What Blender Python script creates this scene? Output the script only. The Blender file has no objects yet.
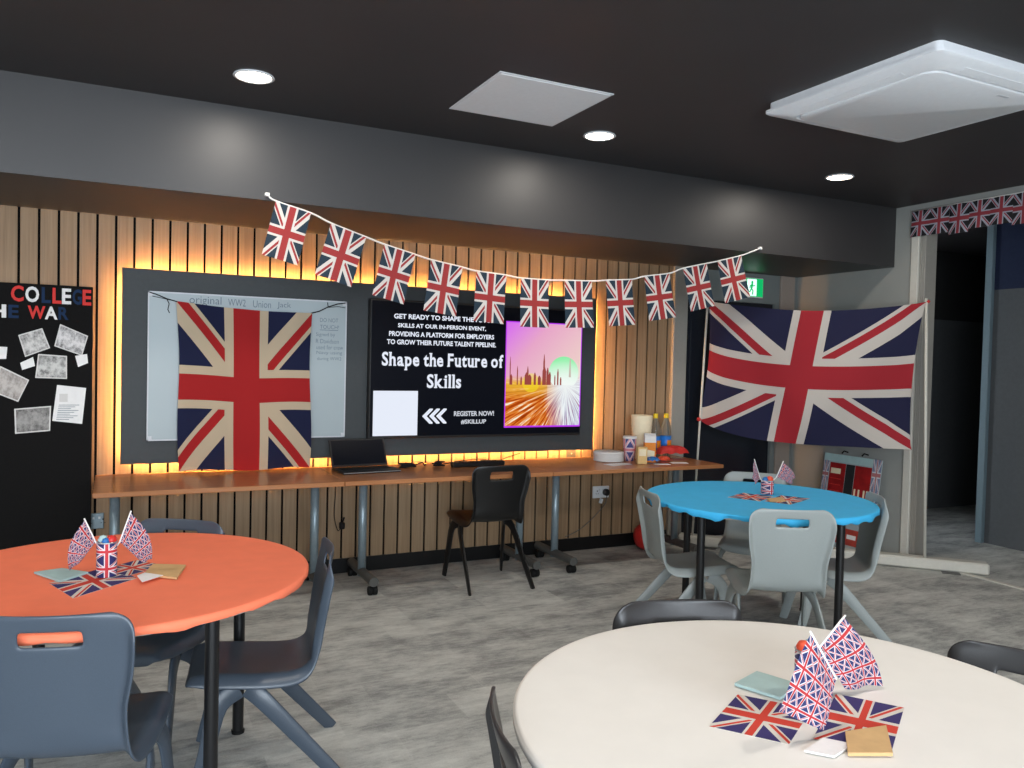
import bpy, math, random
from mathutils import Vector, Matrix
random.seed(7)
SC = bpy.context.scene
COL = SC.collection
D = 5.375      # slatted wall
H = 2.747      # ceiling
XR = 5.5       # right wall
R = math.radians

# ------------------------------------------------------------------ camera
def make_camera():
    f, pi, ro, ya, h = 802.0, .029, .024, .4589, 1.475
    cy, sy = math.cos(ya), math.sin(ya)
    F = Vector((sy, cy, 0)); Rt = Vector((cy, -sy, 0)); U = Vector((0, 0, 1))
    F2 = F*math.cos(pi) - U*math.sin(pi); U2 = U*math.cos(pi) + F*math.sin(pi)
    R3 = Rt*math.cos(ro) + U2*math.sin(ro); U3 = U2*math.cos(ro) - Rt*math.sin(ro)
    cd = bpy.data.cameras.new('camera'); cam = bpy.data.objects.new('camera', cd); COL.objects.link(cam)
    cd.sensor_width = 36; cd.lens = f/1024*36; cd.clip_start = .05; cd.clip_end = 100
    m = Matrix.Identity(4)
    for i, v in enumerate((R3, U3, -F2)):
        for k in range(3): m[k][i] = v[k]
    m[0][3], m[1][3], m[2][3] = 0, 0, h
    cam.matrix_world = m
    SC.camera = cam
make_camera()

# ------------------------------------------------------------------ world, daylight, exposure
w = bpy.data.worlds.new('world'); SC.world = w; w.use_nodes = True
bg = w.node_tree.nodes['Background']; bg.inputs[0].default_value = (.82, .91, 1.0, 1); bg.inputs[1].default_value = 15.0
SC.view_settings.view_transform = 'Standard'; SC.view_settings.look = 'None'
SC.view_settings.gamma = 1; SC.view_settings.use_curve_mapping = False
SC.view_settings.exposure = 0.0
try:
    SC.cycles.use_denoising = True
    SC.cycles.max_bounces = 8; SC.cycles.diffuse_bounces = 5; SC.cycles.glossy_bounces = 3
    SC.cycles.sample_clamp_indirect = 4.0
    SC.cycles.caustics_reflective = False; SC.cycles.caustics_refractive = False
except Exception: pass
DOWNLIGHT_POWER = 17.0
LED_STRENGTH = 400.0
WINDOW = (-3.2, 2.0, .45, 2.50)      # x0, x1, z0, z1 of the windows behind the viewer
YF = -2.4
def portal():
    ld = bpy.data.lights.new('window_daylight', 'AREA'); ld.shape = 'RECTANGLE'
    ld.size = WINDOW[1]-WINDOW[0]; ld.size_y = WINDOW[3]-WINDOW[2]; ld.cycles.is_portal = True
    o = bpy.data.objects.new('window_daylight', ld); COL.objects.link(o)
    o.location = ((WINDOW[0]+WINDOW[1])/2, YF-.02, (WINDOW[2]+WINDOW[3])/2); o.rotation_euler = (R(90), 0, 0)
portal()

# ------------------------------------------------------------------ materials
def lin(c):
    out = []
    for v in c[:3]:
        v /= 255.0
        out.append(v/12.92 if v <= .04045 else ((v+.055)/1.055)**2.4)
    return (*out, 1)
class X:
    """socket wrapper with arithmetic"""
    def __init__(s, nt, k): s.nt, s.k = nt, k
    def op(s, o, *a):
        n = s.nt.nodes.new('ShaderNodeMath'); n.operation = o
        for i, v in enumerate((s,)+a):
            if isinstance(v, X): s.nt.links.new(v.k, n.inputs[i])
            else: n.inputs[i].default_value = v
        return X(s.nt, n.outputs[0])
    def __add__(s, o): return s.op('ADD', o)
    def __sub__(s, o): return s.op('SUBTRACT', o)
    def __mul__(s, o): return s.op('MULTIPLY', o)
    def __truediv__(s, o): return s.op('DIVIDE', o)
    def __neg__(s): return s.op('MULTIPLY', -1.0)
    def lt(s, o): return s.op('LESS_THAN', o)
    def gt(s, o): return s.op('GREATER_THAN', o)
    def abs(s): return s.op('ABSOLUTE')
    def mx(s, o): return s.op('MAXIMUM', o)
    def mn(s, o): return s.op('MINIMUM', o)
    def fract(s): return s.op('FRACT')
    def sign(s): return s.op('SIGN')
def mixc(nt, fac, a, b):
    n = nt.nodes.new('ShaderNodeMix'); n.data_type = 'RGBA'
    for i, v in ((0, fac), (6, a), (7, b)):
        if isinstance(v, X): nt.links.new(v.k, n.inputs[i])
        elif hasattr(v, 'is_linked'): nt.links.new(v, n.inputs[i])
        else: n.inputs[i].default_value = v
    return n.outputs[2]
def base(name, rough=.5, spec=.5, metal=0.0):
    m = bpy.data.materials.new(name); m.use_nodes = True
    nt = m.node_tree; b = nt.nodes['Principled BSDF']
    b.inputs['Roughness'].default_value = rough; b.inputs['Metallic'].default_value = metal
    b.inputs['Specular IOR Level'].default_value = spec
    return m, nt, b
def coords(nt, kind='Object', scale=(1, 1, 1)):
    t = nt.nodes.new('ShaderNodeTexCoord'); mp = nt.nodes.new('ShaderNodeMapping')
    mp.inputs['Scale'].default_value = scale
    nt.links.new(t.outputs[kind], mp.inputs[0]); return mp.outputs[0]
def noise(nt, vec, scale, detail=3.0, rough=.55):
    n = nt.nodes.new('ShaderNodeTexNoise'); n.inputs['Scale'].default_value = scale
    n.inputs['Detail'].default_value = detail; n.inputs['Roughness'].default_value = rough
    nt.links.new(vec, n.inputs['Vector']); return n.outputs[0]
def ramp(nt, fac, stops):
    n = nt.nodes.new('ShaderNodeValToRGB')
    while len(n.color_ramp.elements) < len(stops): n.color_ramp.elements.new(.5)
    for e, (p, c) in zip(n.color_ramp.elements, stops): e.position = p; e.color = c
    nt.links.new(fac, n.inputs[0]); return n.outputs[0]
def bump(nt, b, h, strength=.2, dist=.01):
    n = nt.nodes.new('ShaderNodeBump'); n.inputs['Strength'].default_value = strength; n.inputs['Distance'].default_value = dist
    nt.links.new(h, n.inputs['Height']); nt.links.new(n.outputs[0], b.inputs['Normal'])
def plain(name, rgb, rough=.5, spec=.5, metal=0.0, var=.06, nscale=40, bmp=0.0, scale=(1, 1, 1)):
    m, nt, b = base(name, rough, spec, metal)
    v = coords(nt, 'Object', scale); n = noise(nt, v, nscale)
    c = lin(rgb)
    lo = tuple(x*(1-var) for x in c[:3])+(1,); hi = tuple(min(1, x*(1+var)) for x in c[:3])+(1,)
    nt.links.new(ramp(nt, n, [(.3, lo), (.7, hi)]), b.inputs['Base Color'])
    if bmp: bump(nt, b, n, bmp, .004)
    return m
def glow(name, rgb, s):
    m = bpy.data.materials.new(name); m.use_nodes = True; nt = m.node_tree
    nt.nodes.remove(nt.nodes['Principled BSDF'])
    e = nt.nodes.new('ShaderNodeEmission'); e.inputs[0].default_value = lin(rgb); e.inputs[1].default_value = s
    nt.links.new(e.outputs[0], nt.nodes['Material Output'].inputs[0]); return m
def union(name, W, Hh, tiles=(1, 1), flip=False, rough=.85, trans=0.0,
          blue=(26, 34, 88), white=(226, 222, 214), red=(178, 30, 40)):
    m, nt, b = base(name, rough, .25)
    uv = nt.nodes.new('ShaderNodeTexCoord'); sp = nt.nodes.new('ShaderNodeSeparateXYZ'); nt.links.new(uv.outputs['UV'], sp.inputs[0])
    u, v = X(nt, sp.outputs[0]), X(nt, sp.outputs[1])
    if tiles != (1, 1): u = (u*tiles[0]).fract(); v = (v*tiles[1]).fract()
    x = (u-.5)*W; y = (v-.5)*Hh
    if flip: x = -x
    L = math.hypot(W, Hh)
    d1 = (x*Hh-y*W)/L; d2 = (x*Hh+y*W)/L
    cw = x.abs().lt(5).mx(y.abs().lt(5)); cr = x.abs().lt(3).mx(y.abs().lt(3))
    sw = d1.abs().lt(3).mx(d2.abs().lt(3))
    s = x.sign(); a = s*d2; c = -(s*d1)
    sr = (a.gt(0)*a.lt(2)*(-(x*y)).gt(0)).mx(c.gt(0)*c.lt(2)*(x*y).gt(0))
    ncw = -cw+1.0
    red_m = cr.mx(sr*ncw); wh = cw.mx(sw)
    col = mixc(nt, red_m, mixc(nt, wh, lin(blue), lin(white)), lin(red))
    # weave
    n = noise(nt, coords(nt, 'UV', (W*4, Hh*4, 1)), 3, 2)
    col = mixc(nt, X(nt, n)*.18, col, lin((90, 85, 85)))
    nt.links.new(col, b.inputs['Base Color'])
    if trans:
        t = nt.nodes.new('ShaderNodeBsdfTranslucent'); nt.links.new(col, t.inputs[0])
        mx = nt.nodes.new('ShaderNodeMixShader'); mx.inputs[0].default_value = trans
        nt.links.new(b.outputs[0], mx.inputs[1]); nt.links.new(t.outputs[0], mx.inputs[2])
        nt.links.new(mx.outputs[0], nt.nodes['Material Output'].inputs[0])
    return m

def carpet_mat():
    m, nt, b = base('carpet', .95, .1)
    v = coords(nt, 'Object', (1, 1, 1))
    br = nt.nodes.new('ShaderNodeTexBrick'); nt.links.new(v, br.inputs['Vector'])
    br.inputs['Color1'].default_value = (.0, .0, .0, 1); br.inputs['Color2'].default_value = (1, 1, 1, 1)
    br.inputs['Mortar'].default_value = (.45, .45, .45, 1)
    br.inputs['Scale'].default_value = 1; br.inputs['Mortar Size'].default_value = .0015
    br.inputs['Brick Width'].default_value = .5; br.inputs['Row Height'].default_value = .25
    br.offset = .37
    n1 = noise(nt, coords(nt, 'Object', (2.3, 4.6, 1)), 1.4, 8, .72)
    n2 = noise(nt, coords(nt, 'Object', (6, 26, 1)), 2.0, 5, .7)
    n3 = noise(nt, v, 150, 2); n4 = noise(nt, coords(nt, 'Object', (.35, .35, 1)), 1.1, 2)
    bw = X(nt, br.outputs[0])
    t = X(nt, n1)*.80+X(nt, n2)*.30+bw*.11+X(nt, n3)*.14+X(nt, n4)*.15-.198
    c = ramp(nt, t.k, [(.33, lin((122, 123, 122))), (.46, lin((156, 157, 155))), (.58, lin((188, 189, 185))), (.73, lin((210, 211, 206)))])
    nt.links.new(c, b.inputs['Base Color']); bump(nt, b, n3, .5, .004)
    return m
def wood_mat(name, c0, c1, c2, scale, rough=.5, spec=.3):
    m, nt, b = base(name, rough, spec)
    v = coords(nt, 'Object', scale)
    n = noise(nt, v, 3.0, 5, .6); n2 = noise(nt, coords(nt, 'Object', (1, 1, .4)), 1.3, 2)
    t = X(nt, n)*.75+X(nt, n2)*.25
    nt.links.new(ramp(nt, t.k, [(.32, lin(c0)), (.5, lin(c1)), (.68, lin(c2))]), b.inputs['Base Color'])
    return m

M = {}
M['carpet'] = carpet_mat()
M['ceiling'] = plain('dark_ceiling_paint', (54, 52, 53), .55, .35, var=.05, nscale=3)
M['soffit'] = plain('satin_dark_soffit_paint', (50, 49, 50), .47, .5, var=.04, nscale=3)
M['slat'] = wood_mat('oak_slat', (130, 106, 80), (146, 121, 93), (158, 133, 105), (16, 16, .5), .55)
M['felt'] = plain('black_felt', (16, 14, 13), .95, .1)
M['desk'] = wood_mat('beech_top', (162, 107, 68), (168, 112, 72), (175, 118, 77), (.4, 9, 9), .27, .4)
M['black_skirt'] = plain('black_skirting', (14, 14, 15), .4, .4)
M['panel'] = plain('grey_panel', (62, 66, 68), .6, .3, var=.04)
M['wallgrey'] = plain('grey_wall_paint', (150, 152, 148), .7, .3, var=.03, nscale=5)
M['walldoor'] = plain('greenish_grey_wall_paint', (118, 124, 122), .7, .3, var=.03, nscale=5)
M['pillar'] = plain('pale_pillar_paint', (150, 138, 128), .7, .3, var=.03)
M['trimwhite'] = plain('white_trim_paint', (205, 202, 192), .5, .4, var=.03)
M['trimbeige'] = plain('beige_frame', (150, 146, 138), .45, .4, var=.03)
M['bluegrey'] = plain('blue_grey_post', (104, 122, 130), .5, .4, var=.03)
M['door'] = plain('dark_blue_door', (22, 27, 36), .25, .5, var=.06)
M['roomdark'] = plain('dark_corridor_paint', (46, 46, 46), .8, .2, var=.05)
M['roomlow'] = plain('charcoal_corridor_paint', (84, 86, 88), .8, .2, var=.05)
M['navy'] = plain('navy_corridor_paint', (36, 43, 66), .8, .2, var=.05)
M['plasterwall'] = plain('pale_back_wall_paint', (178, 178, 174), .8, .2, var=.03)
M['white_plastic'] = plain('white_plastic', (216, 219, 222), .35, .5, var=.02)
M['ac_white'] = plain('matt_white_fascia', (228, 230, 233), .6, .3, var=.015)
M['white_hatch'] = plain('white_hatch_paint', (226, 228, 230), .6, .3, var=.02)
M['offwhite'] = plain('off_white_card', (226, 220, 204), .6, .3, var=.03)
M['grey_grille'] = plain('light_grey_grille', (196, 199, 204), .45, .4, var=.03)
M['dark_gap'] = plain('dark_gap', (40, 42, 44), .6, .3)
M['screen_black'] = plain('black_glass', (11, 13, 22), .3, .12, var=.03)
M['black'] = plain('black_plastic', (20, 20, 21), .4, .5, var=.08)
M['black_leg'] = plain('black_painted_steel', (17, 17, 19), .35, .5, var=.08)
M['blackchair'] = plain('black_polypropylene', (13, 13, 14), .42, .5, var=.08, nscale=300, bmp=.05)
M['slate'] = plain('slate_polypropylene', (66, 76, 88), .36, .5, var=.05, nscale=300, bmp=.05)
M['lightgrey'] = plain('light_grey_polypropylene', (152, 159, 158), .4, .5, var=.04, nscale=300, bmp=.05)
M['charcoal'] = plain('charcoal_polypropylene', (46, 45, 46), .3, .5, var=.06, nscale=300, bmp=.05)
M['steel'] = plain('grey_steel', (136, 152, 160), .35, .5, metal=.35, var=.05)
M['darksteel'] = plain('dark_grey_steel', (92, 92, 90), .4, .5, metal=.3, var=.05)
M['rubber'] = plain('black_rubber', (18, 18, 18), .7, .3)
M['silver'] = plain('silver_trim', (180, 184, 186), .3, .5, metal=.7, var=.03)
M['orange_cloth'] = plain('coral_orange_cloth', (248, 128, 94), .6, .25, var=.03, nscale=12, bmp=.08)
M['blue_cloth'] = plain('sky_blue_cloth', (66, 184, 238), .6, .25, var=.03, nscale=12, bmp=.08)
M['white_cloth'] = plain('off_white_cloth', (230, 226, 220), .6, .25, var=.015, nscale=12, bmp=.05)
M['tabletop'] = plain('pale_laminate', (190, 184, 172), .5, .4)
M['whiteboard'] = plain('whiteboard_enamel', (164, 176, 180), .4, .3, var=.015, nscale=3)
M['ink'] = plain('grey_marker_ink', (96, 108, 120), .7, .2)
M['cord_black'] = plain('black_cord', (30, 28, 28), .8, .2)
M['cord_white'] = plain('white_cord', (226, 224, 220), .7, .2)
M['photo_dark'] = None
M['red'] = plain('red_plastic', (196, 44, 40), .4, .4, var=.06)
M['deepred'] = plain('deep_red_print', (150, 28, 30), .5, .3, var=.25, nscale=14)
M['dullred'] = plain('faded_red_print', (168, 66, 56), .5, .3, var=.2, nscale=30)
M['letter_red'] = plain('red_card_letter', (206, 56, 52), .7, .2)
M['letter_white'] = plain('white_card_letter', (224, 222, 220), .7, .2)
M['letter_blue'] = plain('dark_blue_card_letter', (14, 40, 72), .7, .2)
M['board'] = plain('black_board_felt', (20, 19, 19), .9, .15, var=.1, nscale=90)
M['kraft'] = plain('kraft_paper', (202, 166, 118), .8, .2, var=.06, nscale=30)
M['paleblue'] = plain('pale_blue_packet', (168, 196, 196), .5, .4, var=.05, nscale=25)
M['paper'] = plain('white_paper', (230, 228, 226), .7, .2, var=.03)
M['cream'] = plain('cream_paper', (236, 222, 190), .6, .3, var=.03)
M['creamtan'] = plain('cream_carton', (222, 188, 128), .6, .3, var=.05)
M['orangeprint'] = plain('orange_print', (226, 130, 26), .5, .3, var=.1)
M['bluewrap'] = plain('blue_wrapper', (30, 104, 170), .35, .5, var=.2, nscale=50)
M['orangewrap'] = plain('orange_red_wrapper', (226, 84, 54), .4, .5, var=.12, nscale=50)
M['yellow'] = plain('yellow_cap', (232, 200, 20), .4, .5)
M['bottle_label'] = plain('blue_bottle_label', (36, 116, 206), .4, .4, var=.25, nscale=14)
M['led'] = glow('warm_led', (255, 180, 100), LED_STRENGTH)
M['lamp'] = glow('lamp_diffuser', (255, 238, 210), 14)
M['tv_white'] = glow('screen_white', (236, 242, 255), .95)
M['tv_soft'] = glow('screen_soft_white', (225, 230, 240), .8)
M['tv_magenta'] = glow('screen_magenta', (196, 60, 250), .9)
M['exit_green'] = glow('sign_green', (20, 180, 100), 1.1)
M['exit_white'] = glow('sign_white', (205, 245, 230), 1.6)
M['bunting'] = union('bunting_flag_print', 33, 48, rough=.6, trans=.12, blue=(22, 46, 62), white=(216, 210, 204), red=(160, 46, 46))
M['bunting_small'] = union('narrow_bunting_print', 40, 44, rough=.6, blue=(7, 10, 18), white=(158, 162, 174), red=(140, 48, 58))
M['bigflag'] = union('large_flag_cloth', 57, 35, rough=.85, trans=.08, blue=(17, 21, 58), white=(200, 192, 184), red=(162, 30, 42))
M['oldflag'] = union('old_flag_cloth', 30.5, 39, flip=True, rough=.9, trans=.22, blue=(14, 24, 62), white=(206, 186, 158), red=(176, 28, 30))
M['napkin'] = union('flag_napkin_print', 60, 40, rough=.8, blue=(54, 46, 104), white=(216, 210, 200), red=(206, 62, 46))
M['minis'] = union('many_small_flags_print', 50, 42, tiles=(4, 4), rough=.75, trans=.15, blue=(38, 46, 100), white=(206, 204, 208), red=(184, 44, 48))
M['tinflag'] = union('flag_tin_print', 60, 40, tiles=(2, 2), rough=.35, blue=(36, 44, 100), white=(226, 222, 226), red=(196, 50, 60))
M['canprint'] = union('flag_cup_print', 40, 50, tiles=(3, 1), rough=.5, blue=(70, 70, 130), white=(232, 216, 222), red=(216, 130, 140))
M['posterflag'] = union('poster_flag_print', 44, 50, tiles=(1, 3), rough=.5, blue=(120, 132, 160), white=(212, 218, 224), red=(178, 110, 112))

def photo_mat(name, seed, lo, hi):
    m, nt, b = base(name, .5, .3)
    v = coords(nt, 'UV', (4, 2.6, 1)); mp = v.node; mp.inputs['Location'].default_value = (seed*3.1, seed*1.7, seed)
    n = noise(nt, v, 1.6, 6, .7)
    uv = nt.nodes.new('ShaderNodeTexCoord'); sp = nt.nodes.new('ShaderNodeSeparateXYZ'); nt.links.new(uv.outputs['UV'], sp.inputs[0])
    u, vv = X(nt, sp.outputs[0]), X(nt, sp.outputs[1])
    edge = ((u-.5).abs().gt(.46)).mx((vv-.5).abs().gt(.45))
    band = (X(nt, n)+(vv-.5).abs()*-.35+.1)
    c = ramp(nt, band.k, [(.3, lin(lo)), (.62, lin(hi))])
    nt.links.new(mixc(nt, edge, c, lin((206, 202, 198))), b.inputs['Base Color']); return m
PH = [photo_mat('old_photo_print_%d' % i, i+1, lo, hi) for i, (lo, hi) in enumerate((((70, 66, 62), (206, 202, 198)), ((60, 56, 54), (214, 210, 208)), ((54, 52, 50), (196, 194, 190)), ((120, 112, 106), (186, 178, 172)), ((60, 56, 54), (150, 146, 142))))]

def screen_mat():
    m = bpy.data.materials.new('screen_picture'); m.use_nodes = True; nt = m.node_tree
    nt.nodes.remove(nt.nodes['Principled BSDF'])
    uv = nt.nodes.new('ShaderNodeTexCoord'); sp = nt.nodes.new('ShaderNodeSeparateXYZ'); nt.links.new(uv.outputs['UV'], sp.inputs[0])
    u, v = X(nt, sp.outputs[0]), X(nt, sp.outputs[1])
    sky = ramp(nt, (u*.5+(-v+1.0)*.6).k, [(.05, lin((222, 120, 240))), (.3, lin((236, 170, 205))), (.75, lin((244, 214, 206)))])
    # light trails: angle about a vanishing point low on the horizon
    vx, vy = .80, .40
    du, dv = u-vx, (v-vy)*1.25
    ang = dv.op('ARCTAN2', du)
    cb = nt.nodes.new('ShaderNodeCombineXYZ'); nt.links.new((ang*13.0).k, cb.inputs[0])
    rad = (du*du+dv*dv).op('SQRT'); nt.links.new((rad*1.3).k, cb.inputs[1])
    n = noise(nt, cb.outputs[0], 1.6, 3, .7)
    warm = ramp(nt, n, [(.30, lin((120, 40, 8))), (.45, lin((200, 80, 16))), (.57, lin((240, 150, 60))), (.66, lin((255, 250, 225)))])
    cool = ramp(nt, n, [(.30, lin((190, 120, 90))), (.42, lin((160, 140, 180))), (.55, lin((235, 245, 250))), (.7, lin((255, 255, 255)))])
    side = ((u-.52)*4.0+(v-.2)*.8).mx(0).mn(1)
    ground = mixc(nt, side, warm, cool)
    gold = mixc(nt, ((v-.26)*6).mx(0).mn(.75)*(-side+1.0), ground, lin((244, 192, 60)))
    g = mixc(nt, ((v-.42)*14.0).mx(0).mn(1), gold, sky)
    # yellow glow disc and pale green sun
    yd = ((u-.33)*(u-.33)+((v-.42)*1.25)*((v-.42)*1.25)).op('SQRT').lt(.115)
    g = mixc(nt, yd*.55, g, lin((250, 225, 40)))
    sd = ((u-.77)*(u-.77)+((v-.52)*1.25)*((v-.52)*1.25)).op('SQRT')
    sun = ramp(nt, v.k, [(.42, lin((240, 255, 246))), (.64, lin((150, 246, 176)))])
    g = mixc(nt, sd.lt(.205)*v.gt(.40), g, sun)
    # flare at the vanishing point
    fl = ((-rad+.34)*2.6).mx(0).mn(1)
    g = mixc(nt, fl*u.gt(.55), g, lin((250, 255, 252)))
    e = nt.nodes.new('ShaderNodeEmission'); nt.links.new(g, e.inputs[0]); e.inputs[1].default_value = .95
    nt.links.new(e.outputs[0], nt.nodes['Material Output'].inputs[0]); return m
M['screen_picture'] = screen_mat()
M['tower'] = glow('screen_tower', (176, 84, 78), .75)
M['tower_pale'] = glow('screen_pale_tower', (216, 200, 190), .85)
def bottle_mat():
    m, nt, b = base('clear_bottle_plastic', .08, .5); b.inputs['Base Color'].default_value = lin((226, 226, 214))
    b.inputs['Transmission Weight'].default_value = .85; b.inputs['IOR'].default_value = 1.2; return m
M['bottle'] = bottle_mat()

# ------------------------------------------------------------------ mesh building
class MB:
    def __init__(s): s.v, s.f, s.mi, s.uv = [], [], [], []
    def face(s, idx, mi=0, uv=None): s.f.append(tuple(idx)); s.mi.append(mi); s.uv.append(uv)
    def box(s, x0, x1, y0, y1, z0, z1, mi=0, rot=None, bev=0):
        c = len(s.v)
        if bev:
            b = min(bev, (x1-x0)/2.01, (y1-y0)/2.01, (z1-z0)/2.01)
            P = []
            for z, i in ((z0, b), (z0+b, 0), (z1-b, 0), (z1, b)):
                P += [(x0+i+b*(i == 0), y0+i, z), (x1-i-b*(i == 0), y0+i, z), (x1-i, y0+i+b*(i == 0), z), (x1-i, y1-i-b*(i == 0), z),
                      (x1-i-b*(i == 0), y1-i, z), (x0+i+b*(i == 0), y1-i, z), (x0+i, y1-i-b*(i == 0), z), (x0+i, y0+i+b*(i == 0), z)]
            s.v += P
            for k in range(3):
                for j in range(8): s.face((c+k*8+j, c+k*8+(j+1) % 8, c+(k+1)*8+(j+1) % 8, c+(k+1)*8+j), mi)
            s.face([c+7-j for j in range(8)], mi); s.face([c+24+j for j in range(8)], mi)
        else:
            s.v += [(x, y, z) for z in (z0, z1) for y in (y0, y1) for x in (x0, x1)]
            for q in ((0, 2, 3, 1), (4, 5, 7, 6), (0, 1, 5, 4), (2, 6, 7, 3), (0, 4, 6, 2), (1, 3, 7, 5)): s.face([c+i for i in q], mi)
        if rot is not None:
            for i in range(c, len(s.v)): s.v[i] = tuple(rot @ Vector(s.v[i]))
        return s
    def lathe(s, prof, n=32, mi=0, center=(0, 0, 0), uvs=False, axis='z'):
        c = len(s.v)
        for r, z in prof:
            for k in range(n):
                a = 2*math.pi*k/n; p = (r*math.cos(a), r*math.sin(a), z)
                if axis == 'x': p = (p[2], p[0], p[1])
                if axis == 'y': p = (p[0], p[2], p[1])
                s.v.append((center[0]+p[0], center[1]+p[1], center[2]+p[2]))
        z0, z1 = prof[0][1], prof[-1][1]
        for i in range(len(prof)-1):
            for k in range(n):
                k2 = (k+1) % n; uv = None
                if uvs:
                    ta, tb = (prof[i][1]-z0)/((z1-z0) or 1), (prof[i+1][1]-z0)/((z1-z0) or 1)
                    uv = [(k/n, ta), ((k+1)/n, ta), ((k+1)/n, tb), (k/n, tb)]
                s.face((c+i*n+k, c+i*n+k2, c+(i+1)*n+k2, c+(i+1)*n+k), mi, uv)
        if prof[0][0] > 1e-5: s.face([c+n-1-k for k in range(n)], mi)
        if prof[-1][0] > 1e-5: s.face([c+(len(prof)-1)*n+k for k in range(n)], mi)
        return s
    def tube(s, pts, r, n=10, mi=0, shape=None):
        """sweep a circle (or 'shape', list of 2D pts) along pts; r scalar or per point"""
        pts = [Vector(p) for p in pts]; c = len(s.v); N = len(pts)
        rr = r if isinstance(r, (list, tuple)) else [r]*N
        up = None
        for i, p in enumerate(pts):
            t = (pts[min(i+1, N-1)]-pts[max(i-1, 0)]).normalized()
            if up is None:
                up = Vector((1, 0, 0)) if abs(t.x) < .9 else Vector((0, 1, 0))
            a = (up-t*up.dot(t)).normalized(); b = t.cross(a); up = a
            sh = shape or [(math.cos(2*math.pi*k/n), math.sin(2*math.pi*k/n)) for k in range(n)]
            for q in sh: s.v.append(tuple(p+(a*q[0]+b*q[1])*rr[i]))
        n = len(sh)
        for i in range(N-1):
            for k in range(n): s.face((c+i*n+k, c+i*n+(k+1) % n, c+(i+1)*n+(k+1) % n, c+(i+1)*n+k), mi)
        s.face([c+n-1-k for k in range(n)], mi); s.face([c+(N-1)*n+k for k in range(n)], mi)
        return s
    def prism(s, pts, dv, mi=0, uvs=False):
        """polygon (3D pts) extruded by vector dv"""
        c = len(s.v); n = len(pts); dv = Vector(dv)
        s.v += [tuple(p) for p in pts]+[tuple(Vector(p)+dv) for p in pts]
        uv = [(0, 0), (1, 0), (1, 1), (0, 1)] if uvs and n == 4 else None
        s.face([c+n-1-k for k in range(n)], mi, uv[::-1] if uv else None); s.face([c+n+k for k in range(n)], mi, uv)
        for k in range(n): s.face((c+k, c+(k+1) % n, c+n+(k+1) % n, c+n+k), mi)
        return s
    def grid(s, fn, nu, nv, mi=0, skip=None):
        c = len(s.v)
        for j in range(nv+1):
            for i in range(nu+1): s.v.append(tuple(fn(i/nu, j/nv)))
        for j in range(nv):
            for i in range(nu):
                if skip and skip(i, j): continue
                a = c+j*(nu+1)+i
                s.face((a, a+1, a+nu+2, a+nu+1), mi, [(i/nu, j/nv), ((i+1)/nu, j/nv), ((i+1)/nu, (j+1)/nv), (i/nu, (j+1)/nv)])
        return s
    def build(s, name, mats, parent=None, smooth=False, loc=None):
        me = bpy.data.meshes.new(name); me.from_pydata(s.v, [], s.f)
        if not isinstance(mats, (list, tuple)): mats = [mats]
        for m in mats: me.materials.append(M[m] if isinstance(m, str) else m)
        me.polygons.foreach_set('material_index', s.mi)
        if any(u is not None for u in s.uv):
            l = me.uv_layers.new(name='UVMap')
            for p, u in zip(me.polygons, s.uv):
                if u:
                    for k, li in enumerate(p.loop_indices): l.data[li].uv = u[k]
        if smooth: me.shade_smooth()
        me.update()
        o = bpy.data.objects.new(name, me); COL.objects.link(o)
        if smooth == 'auto': me.set_sharp_from_angle(angle=R(38))
        if parent is not None: o.parent = parent
        if loc: o.location = loc
        return o
def tag(o, label=None, cat=None, group=None, kind=None):
    if label: o['label'] = label
    if cat: o['category'] = cat
    if group: o['group'] = group
    if kind: o['kind'] = kind
    return o
def thing(name, label, cat, loc=(0, 0, 0), rz=0, group=None):
    o = bpy.data.objects.new(name, None); COL.objects.link(o); o.empty_display_size = .1
    o.location = loc; o.rotation_euler = (0, 0, rz)
    return tag(o, label, cat, group)
def struct(name, mb, mats, parent=None, smooth=False):
    o = mb.build(name, mats, parent, smooth)
    if parent is None: o['kind'] = 'structure'
    return o
def copy_tree(o, parent=None):
    c = o.copy(); COL.objects.link(c)
    if parent is not None: c.parent = parent
    for ch in [k for k in o.children]: copy_tree(ch, c)
    return c
def apply_mods(o):
    dg = bpy.context.evaluated_depsgraph_get()
    me = bpy.data.meshes.new_from_object(o.evaluated_get(dg)); old = o.data
    o.modifiers.clear(); o.data = me; me.name = o.name
def catmull(P, n):
    out = []
    for i in range(n+1):
        t = i/n*(len(P)-1); k = min(int(t), len(P)-2); f = t-k
        a, b, c, d = P[max(k-1, 0)], P[k], P[k+1], P[min(k+2, len(P)-1)]
        out.append(tuple(.5*((2*q1)+(-q0+q2)*f+(2*q0-5*q1+4*q2-q3)*f*f+(-q0+3*q1-3*q2+q3)*f**3) for q0, q1, q2, q3 in zip(a, b, c, d)))
    return out
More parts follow.
